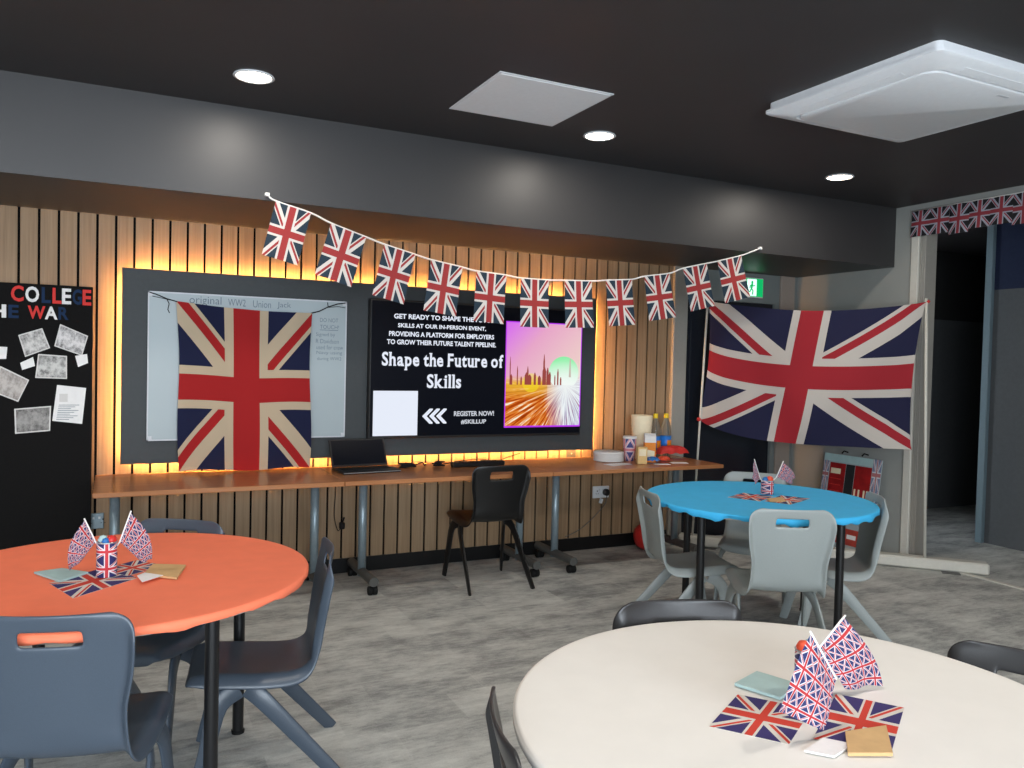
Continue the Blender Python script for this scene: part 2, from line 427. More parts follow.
def text(name, s, x0, x1, z0, z1, y, mat, parent, bold=0.0, slope=0.0, depth=.0008, slant=0.0):
    """letters cut to fit the box x0..x1, z0..z1 on a plane facing the room (-Y)"""
    cu = bpy.data.curves.new(name, 'FONT'); cu.body = s; cu.offset = bold; cu.extrude = 0; cu.resolution_u = 3
    o = bpy.data.objects.new(name, cu); COL.objects.link(o)
    bpy.context.view_layer.update()
    dg = bpy.context.evaluated_depsgraph_get()
    me = bpy.data.meshes.new_from_object(o.evaluated_get(dg))
    bpy.data.objects.remove(o); bpy.data.curves.remove(cu)
    xs = [v.co.x for v in me.vertices]; ys = [v.co.y for v in me.vertices]
    a, b, c, d = min(xs), max(xs), min(ys), max(ys)
    for v in me.vertices:
        tx = (v.co.x-a)/(b-a); ty = (v.co.y-c)/(d-c)
        v.co = (x0+tx*(x1-x0)+slant*ty*(z1-z0), y, z0+ty*(z1-z0)+slope*tx)
    me.materials.clear(); me.materials.append(M[mat])
    o = bpy.data.objects.new(name, me); COL.objects.link(o)
    if parent is not None: o.parent = parent
    return o

SERIF = {'h': 'bL bR tL', 'p': 'bL xL', 'F': 'bL', 'u': 'xL xr bR', 'r': 'bL xL', 'f': 'bC', 'k': 'bL bR tL', 'i': 'bC xl', 'l': 'bC tl', 't': '', 'a': 'bR'}
def slab(name, s, x0, x1, z0, z1, y, mat, parent):
    """a heavy slab-serif line: bold letters with square feet"""
    V, Fc, cx = [], [], 0.0
    dg = bpy.context.evaluated_depsgraph_get()
    for ch in s:
        if ch == ' ': cx += .26; continue
        cu = bpy.data.curves.new('glyph', 'FONT'); cu.body = ch; cu.offset = .028; cu.resolution_u = 3
        o = bpy.data.objects.new('glyph', cu); COL.objects.link(o); bpy.context.view_layer.update()
        me = bpy.data.meshes.new_from_object(o.evaluated_get(bpy.context.evaluated_depsgraph_get()))
        bpy.data.objects.remove(o); bpy.data.curves.remove(cu)
        P = [v.co.copy() for v in me.vertices]; a = min(p.x for p in P); b = max(p.x for p in P); lo = min(p.y for p in P); hi = max(p.y for p in P)
        q = SERIF.get(ch, ''); pad = .035 if q else .0
        cx += pad; n = len(V)
        V += [(p.x-a+cx, p.y-(lo if abs(lo) < .06 else 0)*0) for p in P]
        Fc += [tuple(n+i for i in f.vertices) for f in me.polygons]; bpy.data.meshes.remove(me)
        st = .085; w_ = b-a
        for c in q.split():
            xc = {'L': st/2+.012, 'l': st/2-.03, 'C': w_/2 if ch != 'f' else w_*.42, 'R': w_-st/2-.012, 'r': w_-st/2-.05}[c[1]]
            yy = {'b': lo, 't': hi-.06, 'x': (hi if ch not in 'i' else .47)-.06}[c[0]]
            hw = .105 if c[1] in 'LCR' else .07
            n = len(V); V += [(cx+xc-hw, yy), (cx+xc+hw, yy), (cx+xc+hw, yy+.065), (cx+xc-hw, yy+.065)]; Fc.append((n, n+1, n+2, n+3))
        cx += w_+.045+pad
    xs = [v[0] for v in V]; ys = [v[1] for v in V]; a, b, c, d = min(xs), max(xs), min(ys), max(ys)
    mb = MB(); mb.v = [(x0+(v[0]-a)/(b-a)*(x1-x0), y, z0+(v[1]-c)/(d-c)*(z1-z0)) for v in V]
    for f in Fc: mb.face(f)
    return mb.build(name, mat, parent)

# ------------------------------------------------------------------ room shell
XL = -3.4
struct('floor', MB().box(XL, 9.3, YF, 6.0, -.05, 0), 'carpet')
struct('ceiling', MB().box(XL, 9.3, YF, 6.0, H, H+.05), 'ceiling')
# slatted back wall: black backing with oak boards
mb = MB().box(XL, 4.13, D+.012, D+.12, 0, H, 0)
k = 0
x = -.504+.0995*-29
while x < 4.10:
    a, b = x+.007, x+.0995-.007
    if b > 4.112: b = 4.112
    if b-a > .01: mb.box(a, b, D, D+.014, .10, 2.30, 1)
    x += .0995
struct('wall_back', mb, ['felt', 'slat'])
struct('baseboard_back', MB().box(XL, 4.112, D-.008, D+.011, 0, .10), 'black_skirt')
struct('trim_1', MB().box(4.114, 4.255, D-.03, D+.012, 0, 2.30, 0, bev=.004), 'trimbeige')
# wall with the dark door under the sign
mb = MB().box(4.255, 5.235, D, D+.12, 2.03, H).box(5.235, XR+.12, D, D+.12, 0, H)
struct('wall_exit', mb, 'walldoor')
d = struct('door_1', MB().box(4.258, 5.232, D+.02, D+.06, .005, 2.028).box(4.33, 5.16, D+.016, D+.02, .9, 1.95, 0), 'door')
MB().tube([(5.13, D+.02, 1.02), (5.13, D-.03, 1.02), (5.02, D-.03, 1.02)], .009).build('door_handle', 'steel', d, True)
struct('trim_2', MB().box(5.285, 5.45, D-.025, D, 0, 2.284, bev=.004), 'pillar')
struct('baseboard_exit', MB().box(5.235, XR, D-.035, D-.0255, 0, .09), 'trimwhite')
# right wall up to the opening
struct('wall_right', MB().box(XR, XR+.12, 4.20, D, 0, H).box(XR, XR+.12, YF, 1.7, 0, H).box(XR, XR+.12, 1.7, 4.20, 2.70, H), 'wallgrey')
struct('trim_3', MB().box(XR-.018, XR+.13, 4.15, 4.215, 0, 2.69, bev=.004), 'trimwhite')
mb = MB()
for i in range(3): mb.box(XR-.005, XR+.125, 4.146-.017*i-.014, 4.146-.017*i, 0, 2.69, 0, bev=.003)
mb.box(XR+.01, XR+.11, 4.105, 4.146, 0, 2.69)
struct('trim_4', mb, 'trimbeige')
struct('trim_5', MB().box(XR-.006, XR+.126, 1.70, 4.148, 2.60, 2.70, bev=.004), 'trimwhite')
struct('trim_6', MB().box(XR+.035, XR+.075, 1.7, 4.10, 0, .010, bev=.003), 'trimwhite')
# soffit over the slatted wall
struct('trim_7', MB().box(XL, XR, 4.372, D+.11, 2.285, H), 'soffit')
# dark room beyond the opening
def twotone(name, mb_lo, mb_hi, lo, hi):
    o = struct(name, mb_lo, lo); mb_hi.build('upper_paint', hi, o)
twotone('wall_corridor_far', MB().box(5.63, 9.3, 5.66, 5.78, 0, 2.02), MB().box(5.63, 9.3, 5.66, 5.78, 2.02, H), 'roomlow', 'roomdark')
twotone('wall_corridor_side', MB().box(6.74, 6.86, YF, 4.36, 0, 2.18), MB().box(6.74, 6.86, YF, 4.36, 2.18, H), 'roomlow', 'navy')
struct('trim_8', MB().box(6.70, 6.87, 4.36, 4.42, 0, H, bev=.004), 'bluegrey')
struct('wall_corridor_end', MB().box(9.2, 9.32, YF, 5.8, 0, H), 'roomdark')
struct('wall_corridor_near', MB().box(5.62, 9.3, YF-.12, YF, 0, H), 'roomdark')
# walls behind the viewer, with a row of windows
struct('wall_left', MB().box(XL-.12, XL, YF, D, 0, H), 'plasterwall')
x0, x1, z0, z1 = WINDOW
struct('wall_front', MB().box(XL, x0, YF-.12, YF, 0, H).box(x1, XR+.12, YF-.12, YF, 0, H).box(x0, x1, YF-.12, YF, 0, z0).box(x0, x1, YF-.12, YF, z1, H), 'plasterwall')
mb = MB()
for i in range(5):
    c = x0+(x1-x0)*i/4; mb.box(max(c-.03, x0), min(c+.03, x1), YF-.09, YF-.03, z0, z1)
mb.box(x0, x1, YF-.09, YF-.03, z0, z0+.05).box(x0, x1, YF-.09, YF-.03, z1-.05, z1)
struct('window_1', mb, 'trimwhite')

# ------------------------------------------------------------------ ceiling fittings
def downlight(x, y, label, power=DOWNLIGHT_POWER):
    t = thing('downlight', label, 'ceiling light', (x, y, H), 0, 'round ceiling downlights')
    MB().lathe([(.088, 0), (.092, -.006), (.082, -.010), (.076, -.004), (.076, 0)], 40).build('trim_ring', 'white_plastic', t, True)
    MB().lathe([(.0755, -.001), (.0755, -.006), (.06, -.0085), (.0, -.009)], 40).build('diffuser', 'lamp', t, True)
    ld = bpy.data.lights.new('downlight_glow', 'AREA'); ld.shape = 'DISK'; ld.size = .15; ld.energy = power; ld.color = (1.0, .93, .84)
    lo = bpy.data.objects.new('downlight_glow', ld); COL.objects.link(lo); lo.parent = t; lo.location = (0, 0, -.013)
    return t
downlight(.553, 3.855, 'round white downlight at the left, above the old flag on the whiteboard', 9.0)
downlight(2.413, 3.855, 'round white downlight beside the square ceiling hatch', 9.0)
downlight(4.289, 3.855, 'round white downlight beside the air conditioning cassette', 9.0)
for (x, y, l) in ((.553, 1.2, 'round white downlight over the near end of the orange table, above the frame'), (2.6, .95, 'round white downlight over the white table, above the frame'),
                  (4.289, 1.2, 'round white downlight at the near right, above the frame'), (-1.4, 3.0, 'round white downlight left of the orange table, out of frame')):
    downlight(x, y, l)
t = thing('ceiling_hatch', 'square pale grey access hatch set flush in the dark ceiling', 'hatch', (1.80, 3.533, H))
MB().box(-.30, .30, -.302, .302, -.004, 0, bev=.002).build('frame', 'white_plastic', t)
MB().box(-.285, .285, -.287, .287, -.007, -.0038, bev=.002).build('panel', 'white_hatch', t)
# air conditioning cassette
t = thing('air_conditioner', 'large white square air conditioning cassette in the ceiling', 'air conditioner', (3.290, 2.530, H-.012))
t.scale = (1, .965, 1)
def ring_prof(a, b, r, n=6):
    pts = []
    for cx, cy, s0 in ((a-r, b-r, 0), (-(a-r), b-r, 90), (-(a-r), -(b-r), 180), (a-r, -(b-r), 270)):
        for i in range(n+1):
            q = R(s0+90*i/n); pts.append((cx+r*math.cos(q), cy+r*math.sin(q)))
    return pts
def loft(mb, layers, mi=0, cap=True):
    c = len(mb.v); n = len(layers[0][0])
    for pts, z in layers: mb.v += [(p[0], p[1], z) for p in pts]
    for i in range(len(layers)-1):
        for k in range(n): mb.face((c+i*n+k, c+i*n+(k+1) % n, c+(i+1)*n+(k+1) % n, c+(i+1)*n+k), mi)
    if cap: mb.face([c+(len(layers)-1)*n+k for k in range(n)], mi)
    return mb
loft(MB(), [(ring_prof(.470, .470, .03), .012), (ring_prof(.470, .470, .03), -.020), (ring_prof(.485, .485, .03), -.022), (ring_prof(.485, .485, .03), -.034), (ring_prof(.476, .476, .03), -.040), (ring_prof(.395, .395, .07), -.062), (ring_prof(.388, .388, .07), -.054)]).build('fascia', 'ac_white', t, 'auto')
loft(MB(), [(ring_prof(.382, .382, .07), -.052), (ring_prof(.382, .382, .07), -.064), (ring_prof(.374, .374, .065), -.068)]).build('grille', 'ac_white', t, 'auto')
for k in range(4):
    m4 = Matrix.Rotation(R(90*k), 4, 'Z')
    MB().prism([(-.27, .412, -.0585), (.27, .412, -.0585), (.27, .440, -.0508), (-.27, .440, -.0508)], (0, 0, -.001)).build('air_vane', 'ac_white', t).matrix_local = m4
MB().box(.10, .17, -.335, -.322, -.0692, -.0675).build('badge', 'grey_grille', t)

# ------------------------------------------------------------------ backlit panel, whiteboard, television
t = thing('backlit_panel', 'wide dark grey wall panel lit from behind by a warm glow', 'panel', (0, 0, 0))
MB().box(.027, 3.342, 5.322, 5.340, .797, 1.975, bev=.002).build('board', 'panel', t)
MB().box(.3, 3.1, 5.341, D-.001, 1.0, 1.75).build('back_frame', 'felt', t)
for (a, b, c, d_) in ((.075, 3.295, .842, .854), (.075, 3.295, 1.918, 1.930), (.072, .084, .86, 1.912), (3.285, 3.297, .86, 1.912)):
    MB().box(a, b, 5.342, 5.352, c, d_).build('led_strip', 'led', t)
t = thing('whiteboard', 'magnetic whiteboard with a handwritten heading on the grey panel', 'whiteboard', (0, 0, 0))
MB().box(.172, 1.373, 5.300, 5.321, .944, 1.838, bev=.003).build('surface', 'whiteboard', t)
mb = MB()
for (a, b, c, d_) in ((.168, 1.377, .938, .946), (.168, 1.377, 1.834, 1.842), (.168, .176, .938, 1.842), (1.369, 1.377, .938, 1.842)): mb.box(a, b, 5.296, 5.3215, c, d_)
mb.build('frame', 'grey_grille', t)
for (x, z) in ((.185, .955), (1.36, .955), (.185, 1.825), (1.36, 1.825)): MB().box(x-.012, x+.012, 5.2945, 5.3, z-.012, z+.012, bev=.002).build('corner_cap', 'grey_grille', t)
for s, a, b, z, z2 in (('original', .40, .585, 1.765, 1.828), ('WW2', .625, .730, 1.776, 1.820), ('Union', .775, .885, 1.774, 1.818), ('Jack', .925, 1.010, 1.772, 1.816)): text('heading', s, a, b, z, z2, 5.2985, 'ink', t, -.008)
for s, a, b, z, hh in (('DO NOT', 1.20, 1.32, 1.70, .026), ('TOUCH!', 1.20, 1.325, 1.655, .026), ('Signed by', 1.175, 1.30, 1.600, .030), ('R Davidson', 1.175, 1.325, 1.560, .028), ('used for crew', 1.18, 1.355, 1.520, .028), ('Navy using', 1.18, 1.35, 1.482, .028), ('during WW2', 1.185, 1.345, 1.442, .028)):
    text('note', s, a, b, z, z+hh, 5.2985, 'ink', t, -.012)
MB().box(1.20, 1.32, 5.298, 5.2993, 1.646, 1.649).build('underline', 'ink', t)

t = thing('television', 'large black television showing a white on dark event slide', 'television', (0, 0, 0))
MB().box(1.527, 3.200, 5.272, 5.3215, .922, 1.872, bev=.006).build('body', 'black', t)
MB().box(1.540, 3.187, 5.2700, 5.2722, .938, 1.860).build('screen', 'screen_black', t)
TY = 5.2690
for s, a, b, z in (('GET READY TO SHAPE THE FUTURE', 1.695, 2.475, 1.744), ('SKILLS AT OUR IN-PERSON EVENT,', 1.724, 2.385, 1.680), ('PROVIDING A PLATFORM FOR EMPLOYERS', 1.662, 2.450, 1.624), ('TO GROW THEIR FUTURE TALENT PIPELINE.', 1.648, 2.467, 1.568)):
    text('body_text', s, a, b, z, z+.034, TY, 'tv_white', t, .03)
slab('headline', 'Shape the Future of', 1.615, 2.528, 1.392, 1.516, TY, 'tv_white', t)
slab('headline', 'Skills', 1.942, 2.200, 1.270, 1.368, TY, 'tv_white', t)
text('body_text', 'REGISTER NOW!', 2.150, 2.463, 1.072, 1.108, TY, 'tv_soft', t, .03)
text('body_text', '#SKILLUP', 2.205, 2.402, 1.014, 1.048, TY, 'tv_soft', t, .03)
MB().box(1.560, 1.878, TY, TY+.0008, .942, 1.250).build('blank_square', 'tv_white', t)
for i in range(3):
    a = 1.912+.052*i
    MB().prism([(a, TY, 1.074), (a+.055, TY, 1.127), (a+.078, TY, 1.127), (a+.078, TY, 1.118), (a+.034, TY, 1.074), (a+.078, TY, 1.030), (a+.078, TY, 1.021), (a+.055, TY, 1.021)], (0, .0008, 0)).build('chevron', 'tv_white', t)
mb = MB(); mb.grid(lambda u, v: (2.551+.632*u, TY, .995+.762*v), 1, 1); mb.build('picture', 'screen_picture', t)
mb = MB()
for a, b, c, d_ in ((2.545, 3.190, .984, .996), (2.545, 3.190, 1.756, 1.764), (2.545, 2.552, .984, 1.764), (3.183, 3.190, .984, 1.764)): mb.box(a, b, TY-.0002, TY+.0008, c, d_)
mb.build('picture_border', 'tv_magenta', t)
mb = MB(); z0 = .995+.762*.40
for u, wd, h in ((.055, .012, .27), (.07, .03, .10), (.15, .014, .18), (.20, .02, .08), (.27, .05, .12), (.285, .02, .18), (.31, .05, .10), (.38, .03, .12), (.44, .04, .09), (.50, .022, .30), (.505, .05, .18), (.55, .03, .17), (.58, .03, .13), (.65, .016, .10), (.69, .02, .16), (.73, .02, .08)):
    cx = 2.551+.632*u; ww = .632*wd/2; hh = .762*h
    mb.prism([(cx-ww, TY-.0006, z0), (cx+ww, TY-.0006, z0), (cx+ww, TY-.0006, z0+hh*.75), (cx+ww*.25, TY-.0006, z0+hh), (cx-ww*.25, TY-.0006, z0+hh), (cx-ww, TY-.0006, z0+hh*.75)], (0, .0004, 0))
mb.build('skyline', 'tower', t)
cx = 2.551+.632*.855
MB().prism([(cx-.009, TY-.0006, z0+.06), (cx+.009, TY-.0006, z0+.06), (cx+.004, TY-.0006, z0+.2), (cx-.004, TY-.0006, z0+.2)], (0, .0004, 0)).build('spire', 'tower_pale', t)

# old flag hung on the whiteboard
t = thing('union_flag', 'old faded union flag with cream stripes hung over the whiteboard', 'flag', (0, 0, 0))
def oldflag(u, v):
    x = .328+.808*u+.008*math.sin(v*7)*(u-.5)*2+(.022*(1-v)*(1-u))
    ztop = 1.787-.034*u-.014*math.sin(math.pi*u); zb = .752-.006*u+.008*math.sin(u*9)
    return (x, 5.262+.008*math.sin(u*17+v*3)+.006*math.sin(v*9+u*4)*(1-v)-.006*(1-v), zb+(ztop-zb)*v)
MB().grid(oldflag, 40, 40).build('cloth', 'oldflag', t, True)
MB().tube([(.328, 5.258, 1.783), (.27, 5.285, 1.80), (.21, 5.294, 1.825), (.176, 5.294, 1.834)], .0032, 6).tube([(.27, 5.285, 1.80), (.285, 5.29, 1.77), (.278, 5.294, 1.735), (.288, 5.294, 1.715)], .0025, 6).tube([(.29, 5.283, 1.793), (.24, 5.29, 1.803), (.19, 5.294, 1.812)], .0022, 6).build('tie_cord', 'cord_black', t, True)
MB().tube([(1.136, 5.258, 1.753), (1.19, 5.285, 1.768), (1.25, 5.292, 1.80), (1.31, 5.294, 1.822), (1.365, 5.294, 1.832)], .0036, 6).tube([(1.25, 5.292, 1.80), (1.246, 5.294, 1.83)], .0026, 6).tube([(1.25, 5.291, 1.797), (1.32, 5.294, 1.806), (1.365, 5.294, 1.80)], .0024, 6).build('tie_cord', 'cord_black', t, True)

# ------------------------------------------------------------------ black board with letters and photographs
t = thing('display_board', 'tall black display board with cut-out coloured letters at the far left', 'display board', (-.74, 5.315, 0))
MB().box(-.615, .615, -.014, .014, .03, 1.846, bev=.003).build('panel', 'board', t)
for x in (-.45, .45): MB().box(x-.03, x+.03, -.12, .022, 0, .03).build('foot', 'black', t)
BY = -.0158
def letter(ch, x0, x1, z0, z1, m):
    text('letter', ch, x0+.74, x1+.74, z0, z1, BY, m, t, .03)
for ch, a, b, m in (('C', -.533, -.468, 'letter_red'), ('O', -.461, -.388, 'letter_white'), ('L', -.372, -.325, 'letter_blue'), ('L', -.318, -.262, 'letter_red'), ('E', -.262, -.205, 'letter_white'), ('G', -.200, -.145+.005, 'letter_blue'), ('E', -.184+.048, -.128-.004+.0, 'letter_red')):
    pass
for ch, a, b, m in (('C', -.533, -.472, 'letter_red'), ('O', -.464, -.396, 'letter_white'), ('L', -.384, -.338, 'letter_blue'), ('L', -.330, -.285, 'letter_red'), ('E', -.283, -.236, 'letter_white'), ('G', -.230, -.182, 'letter_blue'), ('E', -.178, -.134, 'letter_red')):
    letter(ch, a, b, 1.742-.004*((a+.53)*3), 1.832-.004*((a+.53)*3), m)
for ch, a, b, m in (('T', -.72, -.655, 'letter_red'), ('H', -.645, -.585+.03, 'letter_white'), ('E', -.545, -.495, 'letter_blue'), ('W', -.452, -.365, 'letter_red'), ('A', -.368, -.304, 'letter_white'), ('R', -.300, -.248, 'letter_blue')):
    letter(ch, a, b, 1.648, 1.722, m)
def pinned(name, label, cat, q, mat, group, lift=0):
    y = 5.2995-lift
    mb = MB(); c = 0
    P = [(q[3][0], y, q[3][1]), (q[2][0], y, q[2][1]), (q[1][0], y, q[1][1]), (q[0][0], y, q[0][1])]
    c = len(mb.v); mb.v += P+[(p[0], p[1]+.0012, p[2]) for p in P]
    mb.face((c, c+1, c+2, c+3), 0, [(0, 0), (1, 0), (1, 1), (0, 1)]); mb.face((c+7, c+6, c+5, c+4), 0, [(0, 0)]*4)
    for k in range(4): mb.face((c+(k+1) % 4, c+k, c+4+k, c+4+(k+1) % 4), 0, [(0, 0)]*4)
    o = mb.build(name, mat)
    return tag(o, label, cat, group)
G1 = 'old photographs on the black board'; G2 = 'small caption cards on the black board'
pinned('photograph', 'tilted group photograph at the upper left of the black board', 'photograph', ((-.497, 1.553), (-.38, 1.597), (-.34, 1.484), (-.463, 1.43)), PH[0], G1)
pinned('photograph', 'tilted pale photograph of dark trees at the upper right of the black board', 'photograph', ((-.291, 1.624), (-.148, 1.56), (-.178, 1.443), (-.32, 1.496)), PH[1], G1)
pinned('photograph', 'team photograph hung level in the middle of the black board', 'photograph', ((-.399, 1.449), (-.255, 1.441), (-.254, 1.308), (-.413, 1.312)), PH[2], G1, .0015)
pinned('photograph', 'faded plain brownish photograph slanting at the left edge of the black board', 'photograph', ((-.582, 1.377), (-.442, 1.3), (-.495, 1.175), (-.619, 1.231)), PH[3], G1)
pinned('photograph', 'darkest group photograph, lowest on the black board', 'photograph', ((-.514, 1.136), (-.333, 1.152), (-.337, 1.008), (-.509, .994)), PH[4], G1)
pinned('caption_card', 'small white card below the tilted group photograph', 'card', ((-.487, 1.396), (-.424, 1.431), (-.414, 1.38), (-.477, 1.356)), 'paper', G2)
pinned('caption_card', 'small white card below the pale photograph of trees', 'card', ((-.214, 1.442), (-.153, 1.455), (-.147, 1.402), (-.198, 1.378)), 'paper', G2, .0015)
pinned('caption_card', 'small white card at the left edge of the black board', 'card', ((-.66, 1.488), (-.549, 1.484), (-.554, 1.417), (-.66, 1.415)), 'paper', G2)
o = pinned('notice', 'white sheet of paper with a small portrait, right side of the black board', 'paper', ((-.304, 1.273), (-.156, 1.256), (-.175, 1.046), (-.327, 1.066)), 'paper', None)
MB().box(-.292, -.250, 5.2985, 5.2995, 1.175, 1.222).build('portrait', PH[2], o)
mb = MB()
for i in range(9):
    z = 1.155-.0105*i; mb.box(-.295-.0015*i, -.19-.0015*i-.02*(i % 3), 5.2988, 5.2995, z, z+.003)
mb.build('print', 'ink', o)

# ------------------------------------------------------------------ bunting
t = thing('bunting', 'string of eleven small union flags hanging along the soffit', 'bunting', (0, 0, 0))
tops = [((.742, 2.28), (.926, 2.236)), ((1.034, 2.193), (1.23, 2.135)), ((1.333, 2.105), (1.517, 2.062)), ((1.614, 2.040), (1.808, 2.011)), ((1.897, 1.996), (2.095, 1.984)), ((2.190, 1.974), (2.384, 1.974)), ((2.497, 1.98), (2.694, 1.988)), ((2.799, 2.0), (2.999, 2.019)), ((3.095, 2.045), (3.298, 2.079)), ((3.409, 2.12), (3.61, 2.168)), ((3.702, 2.19), (3.912, 2.246))]
BYY = 4.352
def bflag(a, b, k):
    t1 = Vector((b[0]-a[0], b[1]-a[1])).normalized(); dn = Vector((t1.y, -t1.x))
    L = .292; cz = random.uniform(-1, 1)
    def f(u, v):
        p = Vector(a)+(Vector(b)-Vector(a))*u+dn*L*(1-v)
        return (p.x, BYY-.004+.012*cz*math.sin((u-.3)*3)*(1-v)-.012*(1-v)**2, p.y)
    return f
for k, (a, b) in enumerate(tops): MB().grid(bflag(a, b, k), 8, 10).build('flag', 'bunting', t, True)
pts = [(.70, BYY, 2.312)]
for a, b in tops: pts += [(a[0], BYY, a[1]+.003), (b[0], BYY, b[1]+.003)]
pts += [(4.02, BYY, 2.288), (4.09, BYY, 2.316)]
MB().tube(catmull(pts, 120), .0050, 6).build('string', 'cord_white', t, True)
for x, z in ((.70, 2.312), (4.09, 2.314)): MB().box(x-.012, x+.012, BYY-.006, 4.3715, z-.009, z+.009, bev=.003).build('tape', 'paper', t)
t = thing('bunting', 'row of close-set union flags draped along the white header of the dark opening', 'bunting', (0, 0, 0))
for i in range(11):
    y1 = 4.212-.1555*i; y0 = y1-.1555
    ph = random.uniform(0, 6)
    MB().grid(lambda u, v: (XR-.022-.006*math.sin(u*math.pi)-.012*(1-v)*(1+.4*math.sin(ph+u*4)), y1+(y0-y1)*u, 2.488+.012*math.sin(ph)*(1-v)+.204*v), 8, 8).build('flag', 'bunting_small', t, True)
MB().tube([(XR-.024, 4.212, 2.694), (XR-.024, 2.50, 2.694)], .004, 6).build('string', 'cord_white', t, True)

# ------------------------------------------------------------------ exit sign
t = thing('exit_sign', 'green lit exit sign with a running figure above the dark door', 'sign', (4.89, D, 2.158))
MB().box(-.168, .168, -.045, -.001, -.086, .086, bev=.005).build('housing', 'white_plastic', t)
MB().box(-.160, .160, -.0468, -.0448, -.078, .078).build('face', 'exit_green', t)
MB().box(-.02, .085, -.0482, -.0468, -.072, .072).build('doorway', 'exit_white', t)
MB().lathe([(0, -.0015), (.012, -.0015), (.012, 0), (0, 0)], 14, 0, (.034, -.0484, .045), axis='y').tube([(.034, -.0488, .034), (.026, -.0488, -.008)], .010, 6).tube([(.026, -.0488, -.008), (.044, -.0488, -.028), (.040, -.0488, -.062)], .006, 6).tube([(.026, -.0488, -.008), (.012, -.0488, -.036), (-.008, -.0488, -.046)], .006, 6).tube([(.032, -.0488, .026), (.052, -.0488, .012), (.064, -.0488, .020)], .0045, 6).tube([(.032, -.0488, .026), (.014, -.0488, .014), (.006, -.0488, -.004)], .0045, 6).build('running_figure', 'exit_green', t)
MB().prism([(-.12, -.048, 0), (-.085, -.048, .035), (-.085, -.048, .012), (-.045, -.048, .012), (-.045, -.048, -.012), (-.085, -.048, -.012), (-.085, -.048, -.035)], (0, .001, 0)).build('arrow', 'exit_white', t)

# ------------------------------------------------------------------ banner stand with the big flag
bx0, by0, bx1, by1 = 4.17, 5.27, 5.70, 3.645
ang = math.atan2(by1-by0, bx1-bx0); Lb = math.hypot(bx1-bx0, by1-by0)
t = thing('banner_stand', 'long low white banner stand with two thin white poles in front of the grey wall', 'stand', (bx0, by0, 0), ang)
MB().box(0, Lb, -.055, .055, .006, .088, bev=.012).build('base', 'trimwhite', t)
for x in (.25, Lb-.25): MB().box(x-.06, x+.06, -.10, .10, 0, .0058, bev=.002).build('foot', 'darksteel', t)
m = Matrix.Rotation(-ang, 4, 'Z')
def loc(p): return tuple(m @ (Vector(p)-Vector((bx0, by0, 0))))
PL0, PL1 = (4.225, 5.165, .088), (4.335, 5.195, 2.02)
PR0, PR1 = (5.400, 3.935, .02), (5.372, 3.985, 2.01)
MB().tube([loc(PL0), loc(PL1)], .009, 8).build('pole', 'trimwhite', t, True)
MB().tube([loc(PR0), loc(PR1)], .011, 8).build('pole', 'trimwhite', t, True)
FLTL, FLTR, FLBL, FLBR = Vector((4.345, 5.19, 2.004)), Vector((5.366, 3.975, 1.985)), Vector((4.275, 5.19, 1.035)), Vector((5.335, 4.03, .880))
def bigflag(u, v):
    top = FLTL.lerp(FLTR, u); bot = FLBL.lerp(FLBR, u-.075*math.sin(math.pi*u))
    top.z -= .075*math.sin(math.pi*u)**.8
    bot.z -= .115*math.sin(math.pi*min(1, u*1.02))**.7*(1-u)**.4+.0*u
    p = bot.lerp(top, v)
    if u < .12: # pulled in at the tied corners
        k = (1-u/.12)
        p.x += .03*k*math.sin(math.pi*v); p.y -= .02*k*math.sin(math.pi*v)
    if u > .9:
        k = (u-.9)/.1; p += (FLTL-FLTR).normalized()*.055*k*math.sin(math.pi*min(1, (1-v)*1.0))**.6*.8
    n = Vector((-.64, -.76, 0))
    fold = .036*math.sin(9*u+5*v)*(1-v)*.8+.034*math.sin(6*u*(1+.5*v)-7*v)+.026*math.sin(15*(u-v*.5))*(1-u)+.012*math.sin(22*u+9*v)*(1-v)
    return p+n*(fold*math.sin(math.pi*u)**.5+.03*math.sin(math.pi*u))
o = MB().grid(bigflag, 60, 40).build('union_flag', 'bigflag', None, True)
tag(o, 'large union flag strung between two white poles by the grey wall', 'flag')
mb = MB().lathe([(0, -.018), (.016, -.01), (.018, 0), (.012, .012), (0, .018)], 12, 0, tuple(FLBL+Vector((-.01, -.012, 0)))).lathe([(0, -.014), (.014, 0), (0, .014)], 12, 0, tuple(FLTR+Vector((.0, -.012, 0))))
mb.build('tie', 'red', o, True)

# poster leaning by the wall
t = thing('poster_board', 'white bordered poster board with red pictures leaning against the grey wall', 'poster', (5.335, 4.645, .002), R(-90))
tilt = math.atan2(.10, .76); t.rotation_euler = (R(0), 0, R(-90))
def pb(x0, x1, z0, z1, y=0.0, dy=.008):
    m2 = Matrix.Rotation(-tilt, 4, 'X'); return MB().box(x0, x1, y, y+dy, z0, z1, 0, m2)
def pg(x0, x1, z0, z1, y):
    m2 = Matrix.Rotation(-tilt, 4, 'X'); mb = MB(); mb.grid(lambda u, v: m2 @ Vector((x0+(x1-x0)*u, y, z0+(z1-z0)*v)), 1, 1); return mb
pb(-.285, .285, 0, .762).build('board', 'whiteboard', t)
pb(-.285, .285, .700, .762, -.0016, .0015).build('top_border', 'paleblue', t)
pg(-.285, -.225, .02, .700, -.0018).build('flag_border', 'posterflag', t)
pg(.205, .285, .02, .762, -.0022).build('flag_border', 'posterflag', t)
pb(-.215, -.055, .30, .690, -.002, .0018).build('red_picture', 'deepred', t)
pb(-.050, .035, .26, .690, -.002, .0018).build('dark_picture', 'dark_gap', t)
pb(.040, .200, .30, .690, -.002, .0018).build('red_picture', 'deepred', t)
MB().lathe([(0, -.002), (.06, -.002), (.06, 0), (0, 0)], 24, 0, (.125, .098, .60), axis='y').build('red_disc', 'red', t)
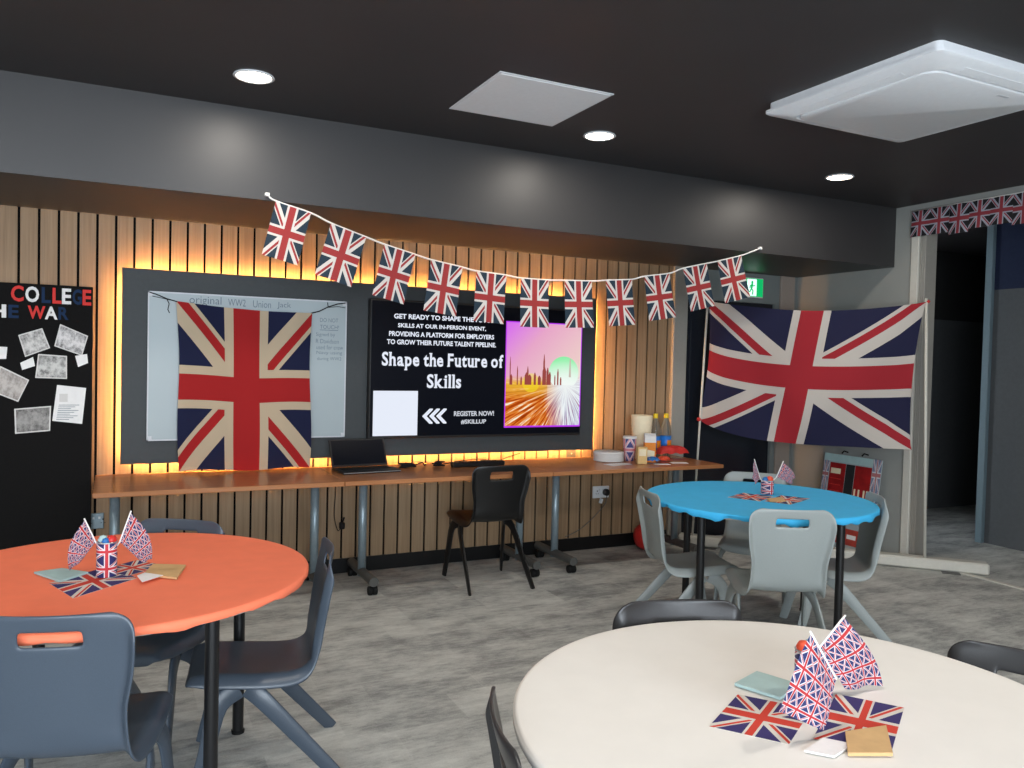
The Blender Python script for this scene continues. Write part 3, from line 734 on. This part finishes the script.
for x in (.06, .10, .15, .18): pb(x-.008, x+.008, .32, .50, -.0032, .0012).build('pale_stripe', 'cream', t)
pb(-.20, -.10, .60, .645, -.0035, .0012).build('label_plate', 'cream', t)
for i in range(4): pb(-.20, -.09, .555-.05*i, .563-.05*i, -.0035, .0012).build('red_line', 'red', t)
pb(-.22, .20, .04, .17, -.002, .0018).build('red_banner', 'dullred', t)
for i in range(3): pb(-.20+.12*i, -.11+.12*i, .115-.012*i, .150-.012*i, -.0035, .0012).build('pale_mark', 'paper', t)
MB().tube([(-.10, .085, .768), (-.085, .095, .790), (-.05, .10, .782)], .006, 6).tube([(.10, .085, .768), (.115, .095, .790), (.15, .10, .782)], .006, 6).build('hanging_tab', 'cord_black', t, True)

# ------------------------------------------------------------------ tables along the wall
def desk(x0, x1, lx0, lx1, label):
    cx = (x0+x1)/2
    t = thing('flip_top_table', label, 'table', (cx, 5.005, 0), 0, 'wood topped tables along the slatted wall')
    MB().box(x0-cx+.001, x1-cx-.001, -.338, .355, .708, .735, bev=.003).build('top', 'desk', t)
    MB().box(lx0-cx+.03, lx1-cx-.03, .02, .07, .66, .707).build('beam', 'darksteel', t)
    for lx in (lx0-cx, lx1-cx):
        l = MB().tube([(lx, .045, .06), (lx, .045, .707)], .027, 16).build('leg', 'steel', t, True)
        MB().tube([(lx, -.235, .087), (lx, .30, .087)], .030, 14).build('foot', 'darksteel', l, 'auto')
        for yy in (-.20, .27):
            mb = MB().lathe([(.010, -.012), (.027, -.012), (.028, -.008), (.028, .008), (.027, .012), (.010, .012)], 18, 0, (lx-.014, yy, .028), axis='x')
            mb.lathe([(.010, -.012), (.027, -.012), (.028, -.008), (.028, .008), (.027, .012), (.010, .012)], 18, 0, (lx+.016, yy, .028), axis='x').box(lx-.003, lx+.004, yy-.012, yy+.012, .022, .062)
            mb.build('caster', 'rubber', l, 'auto')
    return t
desk(-.107, 1.219, .0, 1.13, 'wood topped table nearest the black display board, under the old flag')
desk(1.221, 2.630, 1.44, 2.58, 'wood topped table behind the black chair, carrying the laptop')
desk(2.632, 4.095, 2.87, 3.95, 'wood topped table at the right, carrying the drinks and paper plates')
DT = .7352

# laptop
t = thing('laptop', 'open black laptop with a dark screen on the wood topped table', 'laptop', (1.465, 5.065, DT), R(6))
MB().box(-.195, .195, -.105, .115, .0, .016, bev=.004).build('base', 'black', t)
MB().box(-.194, .194, -.1075, -.1045, .006, .011).build('front_edge', 'silver', t)
MB().box(-.165, .165, -.02, .09, .0155, .0175).build('keyboard', 'rubber', t)
m2 = Matrix.Translation((0, .112, .018)) @ Matrix.Rotation(R(-24), 4, 'X')
l = MB().box(-.195, .195, -.004, .004, 0, .190, 0, m2, bev=.003).build('lid', 'black', t)
MB().box(-.182, .182, -.0052, -.0038, .014, .180, 0, m2).build('display', 'screen_black', l)
# cables and power bar
rnd = random.Random(3)
def tangle(cx, cy, rx, ry, n, r, zmax=.05):
    P = []
    for i in range(n): 
        a = i*2.4+rnd.uniform(-.5, .5); q = rnd.uniform(.45, 1); P.append((cx+rx*q*math.cos(a), cy+ry*q*math.sin(a), DT+r+rnd.uniform(0, zmax)*.5))
    return catmull(P, n*7)
o = MB().tube(tangle(1.765, 5.13, .07, .06, 12, .005, .055), .005, 6).tube(catmull([(1.765, 5.15, DT+.006), (1.83, 5.20, DT+.006), (1.88, 5.16, DT+.03), (1.91, 5.20, DT+.006), (1.93, 5.22, DT+.01)], 30), .004, 6).build('cable', 'cord_black', None, True)
tag(o, 'tangled black cable lying beside the laptop', 'cable')
o = MB().tube(tangle(2.00, 5.17, .05, .05, 11, .005, .05), .005, 6).tube(catmull([(2.03, 5.18, DT+.01), (2.3, 5.24, DT+.03), (2.5, 5.30, DT+.006), (2.62, 5.315, DT+.03), (2.72, 5.34, .785)], 30), .0035, 6).build('cable', 'cord_black', None, True)
tag(o, 'coiled black cable beside the long black bar under the television', 'cable')
t = thing('power_strip', 'long flat black bar lying on the table below the television', 'power strip', (2.27, 5.10, DT), R(3))
MB().box(-.20, .20, -.03, .03, 0, .034, bev=.006).build('body', 'black', t)
for i in range(4): MB().lathe([(.018, .0338), (.018, .0352), (0, .0352)], 16, 0, (-.13+.085*i, 0, 0)).build('outlet', 'rubber', t)
# wall sockets
def socket(x, z, w, h, label, mat, mat2):
    t = thing('wall_socket', label, 'socket', (x, D, z), 0, 'sockets on the slatted wall')
    MB().box(-w/2, w/2, -.012, -.0005, -h/2, h/2, bev=.003).build('plate', mat, t)
    for sx in (-.036, .036):
        MB().box(sx-.004, sx+.004, -.0128, -.0118, .004, .014).box(sx-.013, sx-.006, -.0128, -.0118, -.014, -.010).box(sx+.006, sx+.013, -.0128, -.0118, -.014, -.010).build('pin_slots', 'dark_gap', t)
        MB().box(sx*.45-.006, sx*.45+.006, -.0145, -.0115, .012, .026, bev=.001).build('switch', mat2, t)
    return t
socket(-.098, .458, .080, .094, 'pale blue grey wall socket at the left end, beside the display board', 'steel', 'white_plastic')
socket(3.462, .450, .150, .094, 'white double wall socket with a black plug, below the paper plates', 'white_plastic', 'grey_grille')
o = tag(MB().box(3.140, 3.222, D-.010, D-.0005, .66, .795, bev=.003).build('wall_plate', 'darksteel'), 'blank grey wall plate just above the table, under the right corner of the panel', 'wall plate')
MB().lathe([(.006, -.0015), (.006, 0), (0, 0)], 12, 0, (3.181, D-.0105, .765), axis='y').build('screw', 'silver', o)
t = thing('power_plug', 'black plug in the white wall socket with a trailing cable', 'plug', (3.502, D-.0130, .448))
MB().lathe([(.0, -.034), (.018, -.034), (.027, -.026), (.028, 0), (0, 0)], 20, axis='y').build('body', 'black', t, 'auto')
MB().tube(catmull([(0, -.02, -.024), (-.004, -.02, -.06), (-.02, -.018, -.10), (-.12, -.008, -.20), (-.24, -.004, -.285), (-.36, -.002, -.33)], 30), .0035, 6).build('cable', 'darksteel', t, True)
MB().box(-.046, -.020, -.034, -.014, -.098, -.058, 0, Matrix.Rotation(R(18), 4, 'Y'), bev=.004).build('adapter', 'white_plastic', t)
o = MB().tube(catmull([(1.33, 5.345, .70), (1.335, 5.352, .56), (1.33, 5.352, .40), (1.355, 5.352, .30), (1.375, 5.352, .315)], 30), .0028, 6).box(1.366, 1.402, 5.338, 5.366, .305, .352, 0, None, bev=.006).tube([(1.386, 5.352, .35), (1.398, 5.352, .385)], .006, 6).build('hanging_plug', 'cord_black', None, True)
tag(o, 'loose black plug hanging on its thin cable below the tables', 'plug')

# things on the right-hand table
o = MB(); prof = []
for i in range(9):
    z = .0075*i; prof += [(.104+.006*(i % 2), z), (.116, z+.004)]
o.lathe([(0, 0), (.085, 0)]+prof[1:]+[(.112, .070), (.10, .074), (0, .072)], 40)
tag(o.build('plate_stack', 'paper', None, 'auto', (3.350, 5.10, DT)), 'low white stack of paper plates on the right-hand table', 'plates')
mb = MB()
prof = [(0, 0), (.060, 0)]
for i in range(11): prof += [(.060+.002*i, .024*i+.014), (.0625+.002*i, .024*i+.02), (.0625+.002*i, .024*i+.024)]
prof += [(.083, .30), (.085, .335), (.082, .338), (.078, .332), (0, .332)]
t = tag(mb.lathe(prof, 36).build('cup_stack', 'cream', None, 'auto', (3.695, 5.17, DT)), 'tall stack of cream paper cups, tallest thing on the right-hand table', 'cups')
t = thing('paper_cup_stack', 'flag patterned pink and purple paper cups stacked left of the cream cups', 'cups', (3.522, 5.075, DT))
MB().lathe([(.038, 0), (.043, .05), (.050, .13), (.050, .17)], 30, uvs=True).build('body', 'canprint', t, True)
MB().lathe([(.050, .168), (.054, .172), (.052, .186), (.042, .188), (0, .188)], 30).build('rim', 'paper', t, 'auto')
t = thing('juice_carton', 'white and orange drinks carton in front of the cream cups', 'carton', (3.628, 4.965, DT), R(-28))
MB().box(-.042, .042, -.036, .036, 0, .105).build('lower_body', 'orangeprint', t)
MB().box(-.042, .042, -.036, .036, .105, .148).build('orange_band', 'orangeprint', t)
MB().box(-.042, .042, -.036, .036, .148, .196).build('white_top', 'paper', t)
MB().prism([(-.042, -.036, .196), (-.042, .036, .196), (-.042, .006, .216), (-.042, -.006, .216)], (.084, 0, 0)).build('gable', 'paper', t)
MB().prism([(-.03, -.0368, .03), (.03, -.0368, .02), (.034, -.0368, .085), (-.02, -.0368, .095)], (0, .001, 0)).build('printed_patch', 'cream', t)
t = thing('carton', 'small cream box standing in front of the juice carton', 'box', (3.500, 4.885, DT), R(-20))
MB().box(-.036, .036, -.025, .025, 0, .125, bev=.003).build('body', 'creamtan', t)
MB().box(-.026, .026, -.0262, -.0248, .06, .11).build('label', 'cream', t)
def bottle(x, y, label):
    t = thing('bottle', label, 'bottle', (x, y, DT), 0, 'clear bottles with yellow caps')
    MB().lathe([(0, .004), (.034, 0), (.042, .008), (.043, .05), (.0415, .09), (.043, .12), (.043, .20), (.039, .24), (.024, .285), (.0145, .305), (.0145, .322), (0, .322)], 28).build('body', 'bottle', t, True)
    MB().lathe([(.0445, .045), (.0445, .168)], 28).build('label', 'bottle_label', t, True)
    mb = MB(); mb.grid(lambda u, v: (.0452*math.cos(R(-110+70*u)), .0452*math.sin(R(-110+70*u)), .075+.06*v), 8, 1); mb.build('emblem', 'orangeprint', t, True)
    MB().lathe([(0, .310), (.0185, .310), (.0185, .342), (.016, .346), (0, .346)], 24).build('cap', 'yellow', t, 'auto')
bottle(3.858, 5.21, 'yellow capped bottle with blue label, the one next to the cream cups')
bottle(3.972, 5.225, 'yellow capped bottle with blue label, the one nearer the end of the slatted wall')
t = thing('snack_packet', 'red packet lying at the right end of the table before the bottles', 'packet', (3.895, 5.035, DT), R(-8))
def pillow(lx, ly, lz):
    def f(u, v):
        a, b = 2*u-1, 2*v-1
        return (lx*a, ly*b*(1-.06*a*a), lz*(.5+.5*((1-a**4)*(1-b**4))**.5)+.006*math.sin(a*9+b*5)*(1-a*a))
    def g(u, v):
        p = f(1-u, v); return (p[0], p[1], .0)
    return MB().grid(f, 20, 14).grid(g, 20, 14)
pillow(.125, .055, .105).build('packet', 'red', t, True)
MB().box(-.130, -.11, -.045, .045, .046, .052).build('seal', 'letter_red', t)
o = pillow(.05, .035, .042).build('snack_packet', 'orangewrap', None, True, (3.715, 4.905, DT)); tag(o, 'small orange red packet in front of the red one', 'packet'); o.rotation_euler = (0, 0, R(20))
o = pillow(.05, .03, .045).build('snack_packet', 'bluewrap', None, True, (3.598, 4.880, DT)); tag(o, 'small blue wrapped packet in front of the juice carton', 'packet'); o.rotation_euler = (0, 0, R(-12))
for (x, y, w_, h_, rz, l) in ((3.30, 4.90, .19, .10, 12, 'white paper sheet in front of the paper plates'), (3.632, 4.815, .12, .055, -15, 'white paper slip in front of the blue packet'), (3.815, 4.845, .13, .07, -18, 'white paper slip near the table end in front of the red packet')):
    o = MB().box(-w_/2, w_/2, -h_/2, h_/2, 0, .0015).build('paper_sheet', 'paper', None, False, (x, y, DT)); o.rotation_euler = (0, 0, R(rz)); tag(o, l, 'paper', 'loose papers on the right-hand table')
# red ball under the table end
o = MB().lathe([(.0, .0), (.045, .004), (.085, .03), (.105, .075), (.11, .12), (.10, .16), (.06, .20), (.02, .215), (.016, .23), (0, .232)], 32).build('balloon', 'red', None, True, (3.80, 5.20, 0))
tag(o, 'red balloon on the floor under the right-hand table end', 'balloon')

# ------------------------------------------------------------------ one piece plastic chairs
def make_chair(mat, name='plastic_chair'):
    lo = .018 if mat == 'charcoal' else 0.0
    up = .040 if mat == 'blackchair' else 0.0      # a larger size with a higher seat
    t = thing(name, 'x', 'chair')
    prof = [(.212, .338), (.214, .362), (.200, .379), (.150, .385), (.07, .380), (-.02, .372), (-.10, .369), (-.155, .376), (-.192, .402), (-.210, .450), (-.222, .525), (-.235, .610), (-.252, .700), (-.272, .780)]
    W = [.172, .184, .192, .197, .200, .200, .196, .188, .180, .174, .174, .190, .198, .192]
    prof = [(a, b+up*(1-max(0, min(1, (b-.42)/.36)))) for a, b in prof]
    N = 62; P = catmull([(a, b, c) for (a, b), c in zip(prof, W)], N)
    NU = 32
    def sh(u, v):
        j = int(round(v*N)); y, z, w = P[j]; a = 2*u-1
        s = 1.0
        if z > .70 and y < -.2:      # rounded top corners
            d_ = max(0, (z-.722)/.058); s = 1
            if d_ > 0: w = w-.052*(1-math.sqrt(max(0, 1-min(1, d_)**2)))
        if j < 8: w = w-.03*(1-j/8)**2
        x = w*a
        back = max(0, min(1, (z-.388-up)/.08)) if y < -.15 else 0
        seat = 1-back
        z += seat*(.012*a*a-.042*min(1, max(0, j-3)/12)*(max(0, abs(a)-.80)/.20)**2)
        y += back*(.022*a*a-.034*(max(0, abs(a)-.86)/.14)**2*(1-max(0, min(1, (z-.70)/.06))))
        if back and z > .755: pass
        return (x, y, z)
    def skip(i, j):
        y, z, w = P[j]; z2 = P[j+1][1]
        if y > -.2 or not (.694 <= (z+z2)/2+lo <= .738): return False
        a = abs((i+.5)/NU*2-1)*w
        lim = .078
        if (z+z2)/2+lo > .730 or (z+z2)/2+lo < .702: lim = .068
        return a < lim
    s = MB().grid(sh, NU, N, 0, skip).build('seat_shell', mat, t, True)
    so = s.modifiers.new('s', 'SOLIDIFY'); so.thickness = .009; so.offset = 0
    bv = s.modifiers.new('b', 'SUBSURF'); bv.levels = 1; bv.render_levels = 1
    bpy.context.view_layer.update(); apply_mods(s)
    rr = [(math.cos(R(a))*1.0+(.80 if math.cos(R(a)) > 0 else -.80)*1.0, math.sin(R(a))*.60) for a in (20, 60, 120, 160, 200, 240, 300, 340)]
    for sx in (-1, 1):
        for (top, mid, foot) in (((.160*sx, .05, .338), (.183*sx, .112, .290), (.205*sx, .185, 0)), ((.160*sx, .015, .338), (.185*sx, -.040, .290), (.212*sx, -.300, 0))):
            top = (top[0], top[1], top[2]+up); mid = (mid[0], mid[1], mid[2]+up)
            pts = catmull([top, mid, tuple(a+(b-a)*.5 for a, b in zip(mid, foot)), foot], 12)
            # flat oval section, wider front to back
            sh2 = [(q[1], q[0]) for q in rr]
            MB().tube(pts, [.0195-.0070*i/12 for i in range(13)], shape=sh2).build('leg', mat, t, 'auto')
    return t
CH = {}
def place(mat, bc, d, label, group, s=1.0):
    """bc: point under the top of the backrest, d: direction the chair faces"""
    if mat not in CH: o = CH[mat] = make_chair(mat)
    else: o = copy_tree(CH[mat])
    dx, dy = Vector(d).normalized()
    o.location = (bc[0]+dx*.272*s, bc[1]+dy*.272*s, 0); o.rotation_euler = (0, 0, math.atan2(-dx, dy)); o.scale = (s, s, s)
    o['label'] = label; o['group'] = group; return o
GB, GO, GW = 'light grey chairs around the blue table', 'slate chairs around the orange table', 'charcoal chairs around the white table'
place('blackchair', (2.215, 4.58), (.03, 1), 'black plastic chair facing the wood topped tables below the television', 'black chair', 1.035)
place('lightgrey', (2.860, 2.765), (.48, .88), 'light grey chair at the blue table with its back to the viewer', GB, 1.035)
place('lightgrey', (2.630, 3.63), (.91, -.30), 'light grey chair at the left side of the blue table, seen from the side', GB)
place('lightgrey', (3.795, 3.05), (-.82, .57), 'light grey chair at the right side of the blue table, by the leaning poster', GB)
place('lightgrey', (3.775, 4.0), (-.70, -.71), 'light grey chair behind the blue table, facing the viewer', GB)
place('slate', (-.150, 2.31), (.27, .96), 'slate chair nearest the viewer at the orange table, back turned', GO, 1.03)
place('slate', (.725, 2.93), (-.98, .15), 'slate chair at the right side of the orange table, seat visible', GO)
place('slate', (.258, 3.600), (-.55, -.83), 'slate chair behind the orange table, only its top edge showing', GO)
place('charcoal', (1.50, 1.895), (-.33, -.94), 'charcoal chair behind the white table, in front of the blue table', GW)
place('charcoal', (.668, 1.40), (.955, -.297), 'charcoal chair at the left edge of the white table', GW)
place('charcoal', (2.13, 1.24), (-.92, -.38), 'charcoal chair at the right edge of the frame by the white table', GW, .97)

# ------------------------------------------------------------------ round tables
TT = .7355
def round_table(cx, cy, a0, label):
    t = thing('round_table', label, 'table', (cx, cy, 0), R(a0), 'round tables')
    MB().lathe([(0, .704), (.600, .704), (.606, .710), (.606, .726), (.600, .7315), (0, .7315)], 72).build('tabletop', 'tabletop', t, 'auto')
    for k in range(4):
        a = R(90*k); c, s = math.cos(a), math.sin(a)
        l = MB().tube([(.5*c, .5*s, 0.012), (.5*c, .5*s, .703)], .021, 16).build('leg', 'black_leg', t, 'auto')
        MB().lathe([(0, 0), (.024, 0), (.025, .012), (.0, .012)], 16, 0, (.5*c, .5*s, 0)).build('foot_cap', 'rubber', l, 'auto')
def tablecloth(cx, cy, r, mat, label, drop, wav, seed):
    g = random.Random(seed); ph = [g.uniform(0, 6.28) for _ in range(6)]
    rings = [(0, 0), (.2, 0), (.4, 0), (.6, 0), (.8, 0), (.95, 0), (.985, 0), (.993, -.0006), (.9985, -.003), (1.002, -.0075), (1.003, -.35), (1.002, -1.0), (.985, -1.12), (.955, -.9)]
    N = 160
    mb = MB()
    for q, dz in rings:
        for k in range(N):
            a = 2*math.pi*k/N
            wv = math.sin(9*a+ph[0])*.5+math.sin(17*a+ph[1])*.35+math.sin(31*a+ph[2])*.4+math.sin(53*a+ph[3])*.2
            dd = drop*(1+wav*wv)
            z = TT+(dz if dz > -.1 else dz*dd)
            rad = r*q*(1+(.004*wav*wv if dz < -.1 else 0))
            if dz < -.85 and z > .7315-.005 : z = min(z, .70)
            mb.v.append((cx+rad*math.cos(a), cy+rad*math.sin(a), z))
    for i in range(len(rings)-1):
        for k in range(N): mb.face((i*N+k, i*N+(k+1) % N, (i+1)*N+(k+1) % N, (i+1)*N+k))
    o = mb.build('tablecloth', mat, None, True); tag(o, label, 'tablecloth', 'coloured table covers')
OC, WC, BC = (.0096, 2.970), (1.327, 1.2346), (3.266, 3.427)
round_table(*OC, -59, 'round black legged table under the coral orange cover')
round_table(*WC, 20, 'round table under the off-white cover in the foreground')
round_table(*BC, -78, 'round black legged table under the sky blue cover')
tablecloth(*OC, .6205, 'orange_cloth', 'coral orange fitted cover on the round table at the left', .024, .2, 1)
tablecloth(*WC, .6225, 'white_cloth', 'off-white fitted cover on the round table in the foreground', .022, .08, 2)
tablecloth(*BC, .6240, 'blue_cloth', 'sky blue fitted cover on the round table at the right', .030, .42, 3)

# ------------------------------------------------------------------ table centre pieces
def quad(name, mat, Q, z, h, label, cat, group, curl=0.0, uv=True):
    """flat or slightly curled sheet of thickness h over four corners"""
    A, B, C_, D_ = [Vector((q[0], q[1], 0)) for q in Q]
    n = 10
    def f(u, v, dz):
        p = A.lerp(B, u).lerp(D_.lerp(C_, u), v); return (p.x, p.y, z+dz+curl*((2*u-1)**2*.6+(2*v-1)**2*.4))
    mb = MB().grid(lambda u, v: f(u, v, h), n, n).grid(lambda u, v: f(1-u, v, 0), n, n)
    for e0 in (lambda s: (s, 0), lambda s: (1, s), lambda s: (1-s, 1), lambda s: (0, 1-s)):
        c = len(mb.v)
        for i in range(n+1):
            u, v = e0(i/n); mb.v += [f(u, v, 0), f(u, v, h)]
        for i in range(n): mb.face((c+2*i, c+2*i+2, c+2*i+3, c+2*i+1), 0, [(0, 0)]*4)
    o = mb.build(name, mat, None, False); return tag(o, label, cat, group)
def tin(x, y, h, r, tname, fills):
    t = thing('flag_tin', 'tin wrapped in union flag print standing on the %s table' % tname, 'tin', (x, y, TT+.0032), 0, 'flag tins on the round tables')
    MB().lathe([(r, 0), (r, h)], 32, uvs=True).lathe([(r*.94, h-.001), (r*.94, h*.5), (0, h*.5)], 32).build('body', 'tinflag', t, 'auto')
    MB().lathe([(r*1.0, h-.003), (r*1.05, h), (r*.97, h+.002), (r*.93, h-.002)], 32).build('rim', 'silver', t, True)
    for (dx, dy, rr, m_) in fills:
        MB().lathe([(0, -rr), (rr*.7, -rr*.7), (rr, 0), (rr*.62, rr*.7), (rr*.2, rr*.8), (0, rr*.9)], 9, 0, (dx*r, dy*r, h+rr*.35)).build('wrapped_sweet', m_, t, True)
    return t
def sail(T, O, A, C_, plane, base, label, bulge):
    """paper flag: T-A along the stick, O-C the drooping free edge; points (x, z) on the plane y, with a bulge towards the viewer"""
    t = thing('paper_flag', label, 'flag', (base[0], base[1], base[2]), 0, 'paper flags of many small union flags')
    b3 = Vector(base)
    def P(p, dy=0): return Vector((p[0], plane+dy, p[1]))-b3
    T3, O3, A3, C3 = P(T), P(O, -.03), P(A), P(C_, -.015)
    def f(u, v):
        p = T3.lerp(A3, u).lerp(O3.lerp(C3, u), v)
        out = (O3-A3); out = Vector((out.x, 0, 0)).normalized() if abs(out.x) > 1e-4 else Vector((1, 0, 0))
        k = math.sin(math.pi*v)*(1-u)
        return p+out*bulge*k+Vector((0, -.018*math.sin(math.pi*v)*math.sin(math.pi*u)-.010*math.sin(u*6+v*3)*v, 0))
    MB().grid(f, 14, 14).build('flag', 'minis', t, True)
    top = T3+(T3-A3).normalized()*.006
    MB().tube([Vector((0, 0, 0)), A3, top], .0024, 6).build('stick', 'paper', t, True)
def packet(Q, z, h, mat, name, label, cat, group=None, curl=0.0): return quad(name, mat, Q, z, h, label, cat, group, curl)
Z0 = TT+.0004
GN = 'union flag napkins on the round tables'
# orange table
quad('napkin', 'napkin', [(-.109, 2.697), (.067, 2.864), (-.008, 3.066), (-.184, 2.899)], Z0, .0008, 'front union flag napkin on the orange table', 'napkin', GN)
quad('napkin', 'napkin', [(.04, 2.90), (.155, 3.00), (.072, 3.11), (-.045, 3.01)], Z0+.0012, .0008, 'rear union flag napkin on the orange table', 'napkin', GN)
tin(-.022, 2.925, .112, .031, 'orange', ((-.35, .2, .017, 'paleblue'), (.45, -.2, .018, 'red'), (-.1, -.5, .013, 'bluewrap')))
sail((-.086, .926), (-.128, .772), (-.055, .852), (-.098, .795), 2.924, (-.028, 2.925, .80), 'paper flag leaning left out of the orange table tin', .022)
sail((.047, .941), (.113, .787), (.016, .846), (.084, .775), 2.93, (-.014, 2.925, .80), 'paper flag leaning right out of the orange table tin', .022)
packet([(-.236, 3.033), (-.153, 2.887), (-.077, 2.972), (-.157, 3.057)], Z0+.0024, .006, 'paleblue', 'paper_packet', 'pale blue packet left of the tin on the orange table', 'packet', 'pale blue packets')
packet([(.088, 2.882), (.183, 2.793), (.222, 2.953), (.12, 3.007)], Z0+.0024, .007, 'kraft', 'kraft_envelope', 'brown kraft envelope on the orange table', 'envelope', 'kraft envelopes')
packet([(.067, 2.858), (.080, 2.772), (.144, 2.834), (.090, 2.890)], Z0+.0095, .0012, 'paper', 'paper_card', 'white card lying against the kraft envelope on the orange table', 'card', 'white cards on the round tables')
# white table
quad('napkin', 'napkin', [(1.095, 1.268), (1.189, 1.143), (1.356, 1.243), (1.262, 1.368)], Z0, .0008, 'left union flag napkin on the white table', 'napkin', GN)
quad('napkin', 'napkin', [(1.25, 1.14), (1.33, 1.026), (1.551, 1.166), (1.471, 1.28)], Z0+.0012, .0008, 'right union flag napkin on the white table', 'napkin', GN)
tin(1.40, 1.295, .105, .031, 'white', ((-.45, .1, .018, 'orangewrap'), (.4, .3, .016, 'paleblue')))
sail((1.262, .940), (1.150, .812), (1.338, .835), (1.285, .745), 1.165, (1.39, 1.285, .80), 'nearer paper flag on the white table, hiding its tin', .01)
sail((1.493, .909), (1.592, .745), (1.415, .846), (1.482, .752), 1.285, (1.41, 1.298, .80), 'farther paper flag on the white table, right of the nearer one', .018)
packet([(1.285, 1.405), (1.325, 1.302), (1.420, 1.345), (1.385, 1.440)], Z0+.0024, .007, 'paleblue', 'paper_packet', 'pale blue packet behind the napkins on the white table', 'packet', 'pale blue packets')
packet([(1.255, 1.059), (1.335, 1.024), (1.425, 1.111), (1.324, 1.126)], Z0+.0024, .007, 'kraft', 'kraft_envelope', 'brown kraft envelope on the white table', 'envelope', 'kraft envelopes')
packet([(1.19, 1.105), (1.225, 1.065), (1.300, 1.085), (1.265, 1.128)], Z0+.0024, .004, 'paper', 'paper_card', 'white card left of the kraft envelope on the white table', 'card', 'white cards on the round tables')
# blue table
quad('napkin', 'napkin', [(3.095, 3.488), (3.175, 3.32), (3.37, 3.42), (3.29, 3.575)], Z0, .0008, 'left union flag napkin on the blue table', 'napkin', GN)
quad('napkin', 'napkin', [(3.20, 3.31), (3.26, 3.18), (3.52, 3.29), (3.44, 3.43)], Z0+.0012, .0008, 'right union flag napkin on the blue table', 'napkin', GN)
tin(3.395, 3.495, .078, .036, 'blue', ((-.5, 0, .018, 'bluewrap'), (.4, -.1, .021, 'orangewrap')))
sail((3.289, .939), (3.255, .862), (3.335, .832), (3.275, .800), 3.492, (3.385, 3.495, .79), 'paper flag on the left of the blue table tin', .012)
sail((3.508, .920), (3.578, .826), (3.462, .834), (3.555, .790), 3.492, (3.405, 3.495, .79), 'paper flag on the right of the blue table tin', .016)
packet([(3.205, 3.275), (3.30, 3.255), (3.375, 3.36), (3.26, 3.355)], Z0+.0024, .005, 'kraft', 'kraft_envelope', 'brown kraft envelope on the blue table', 'envelope', 'kraft envelopes')
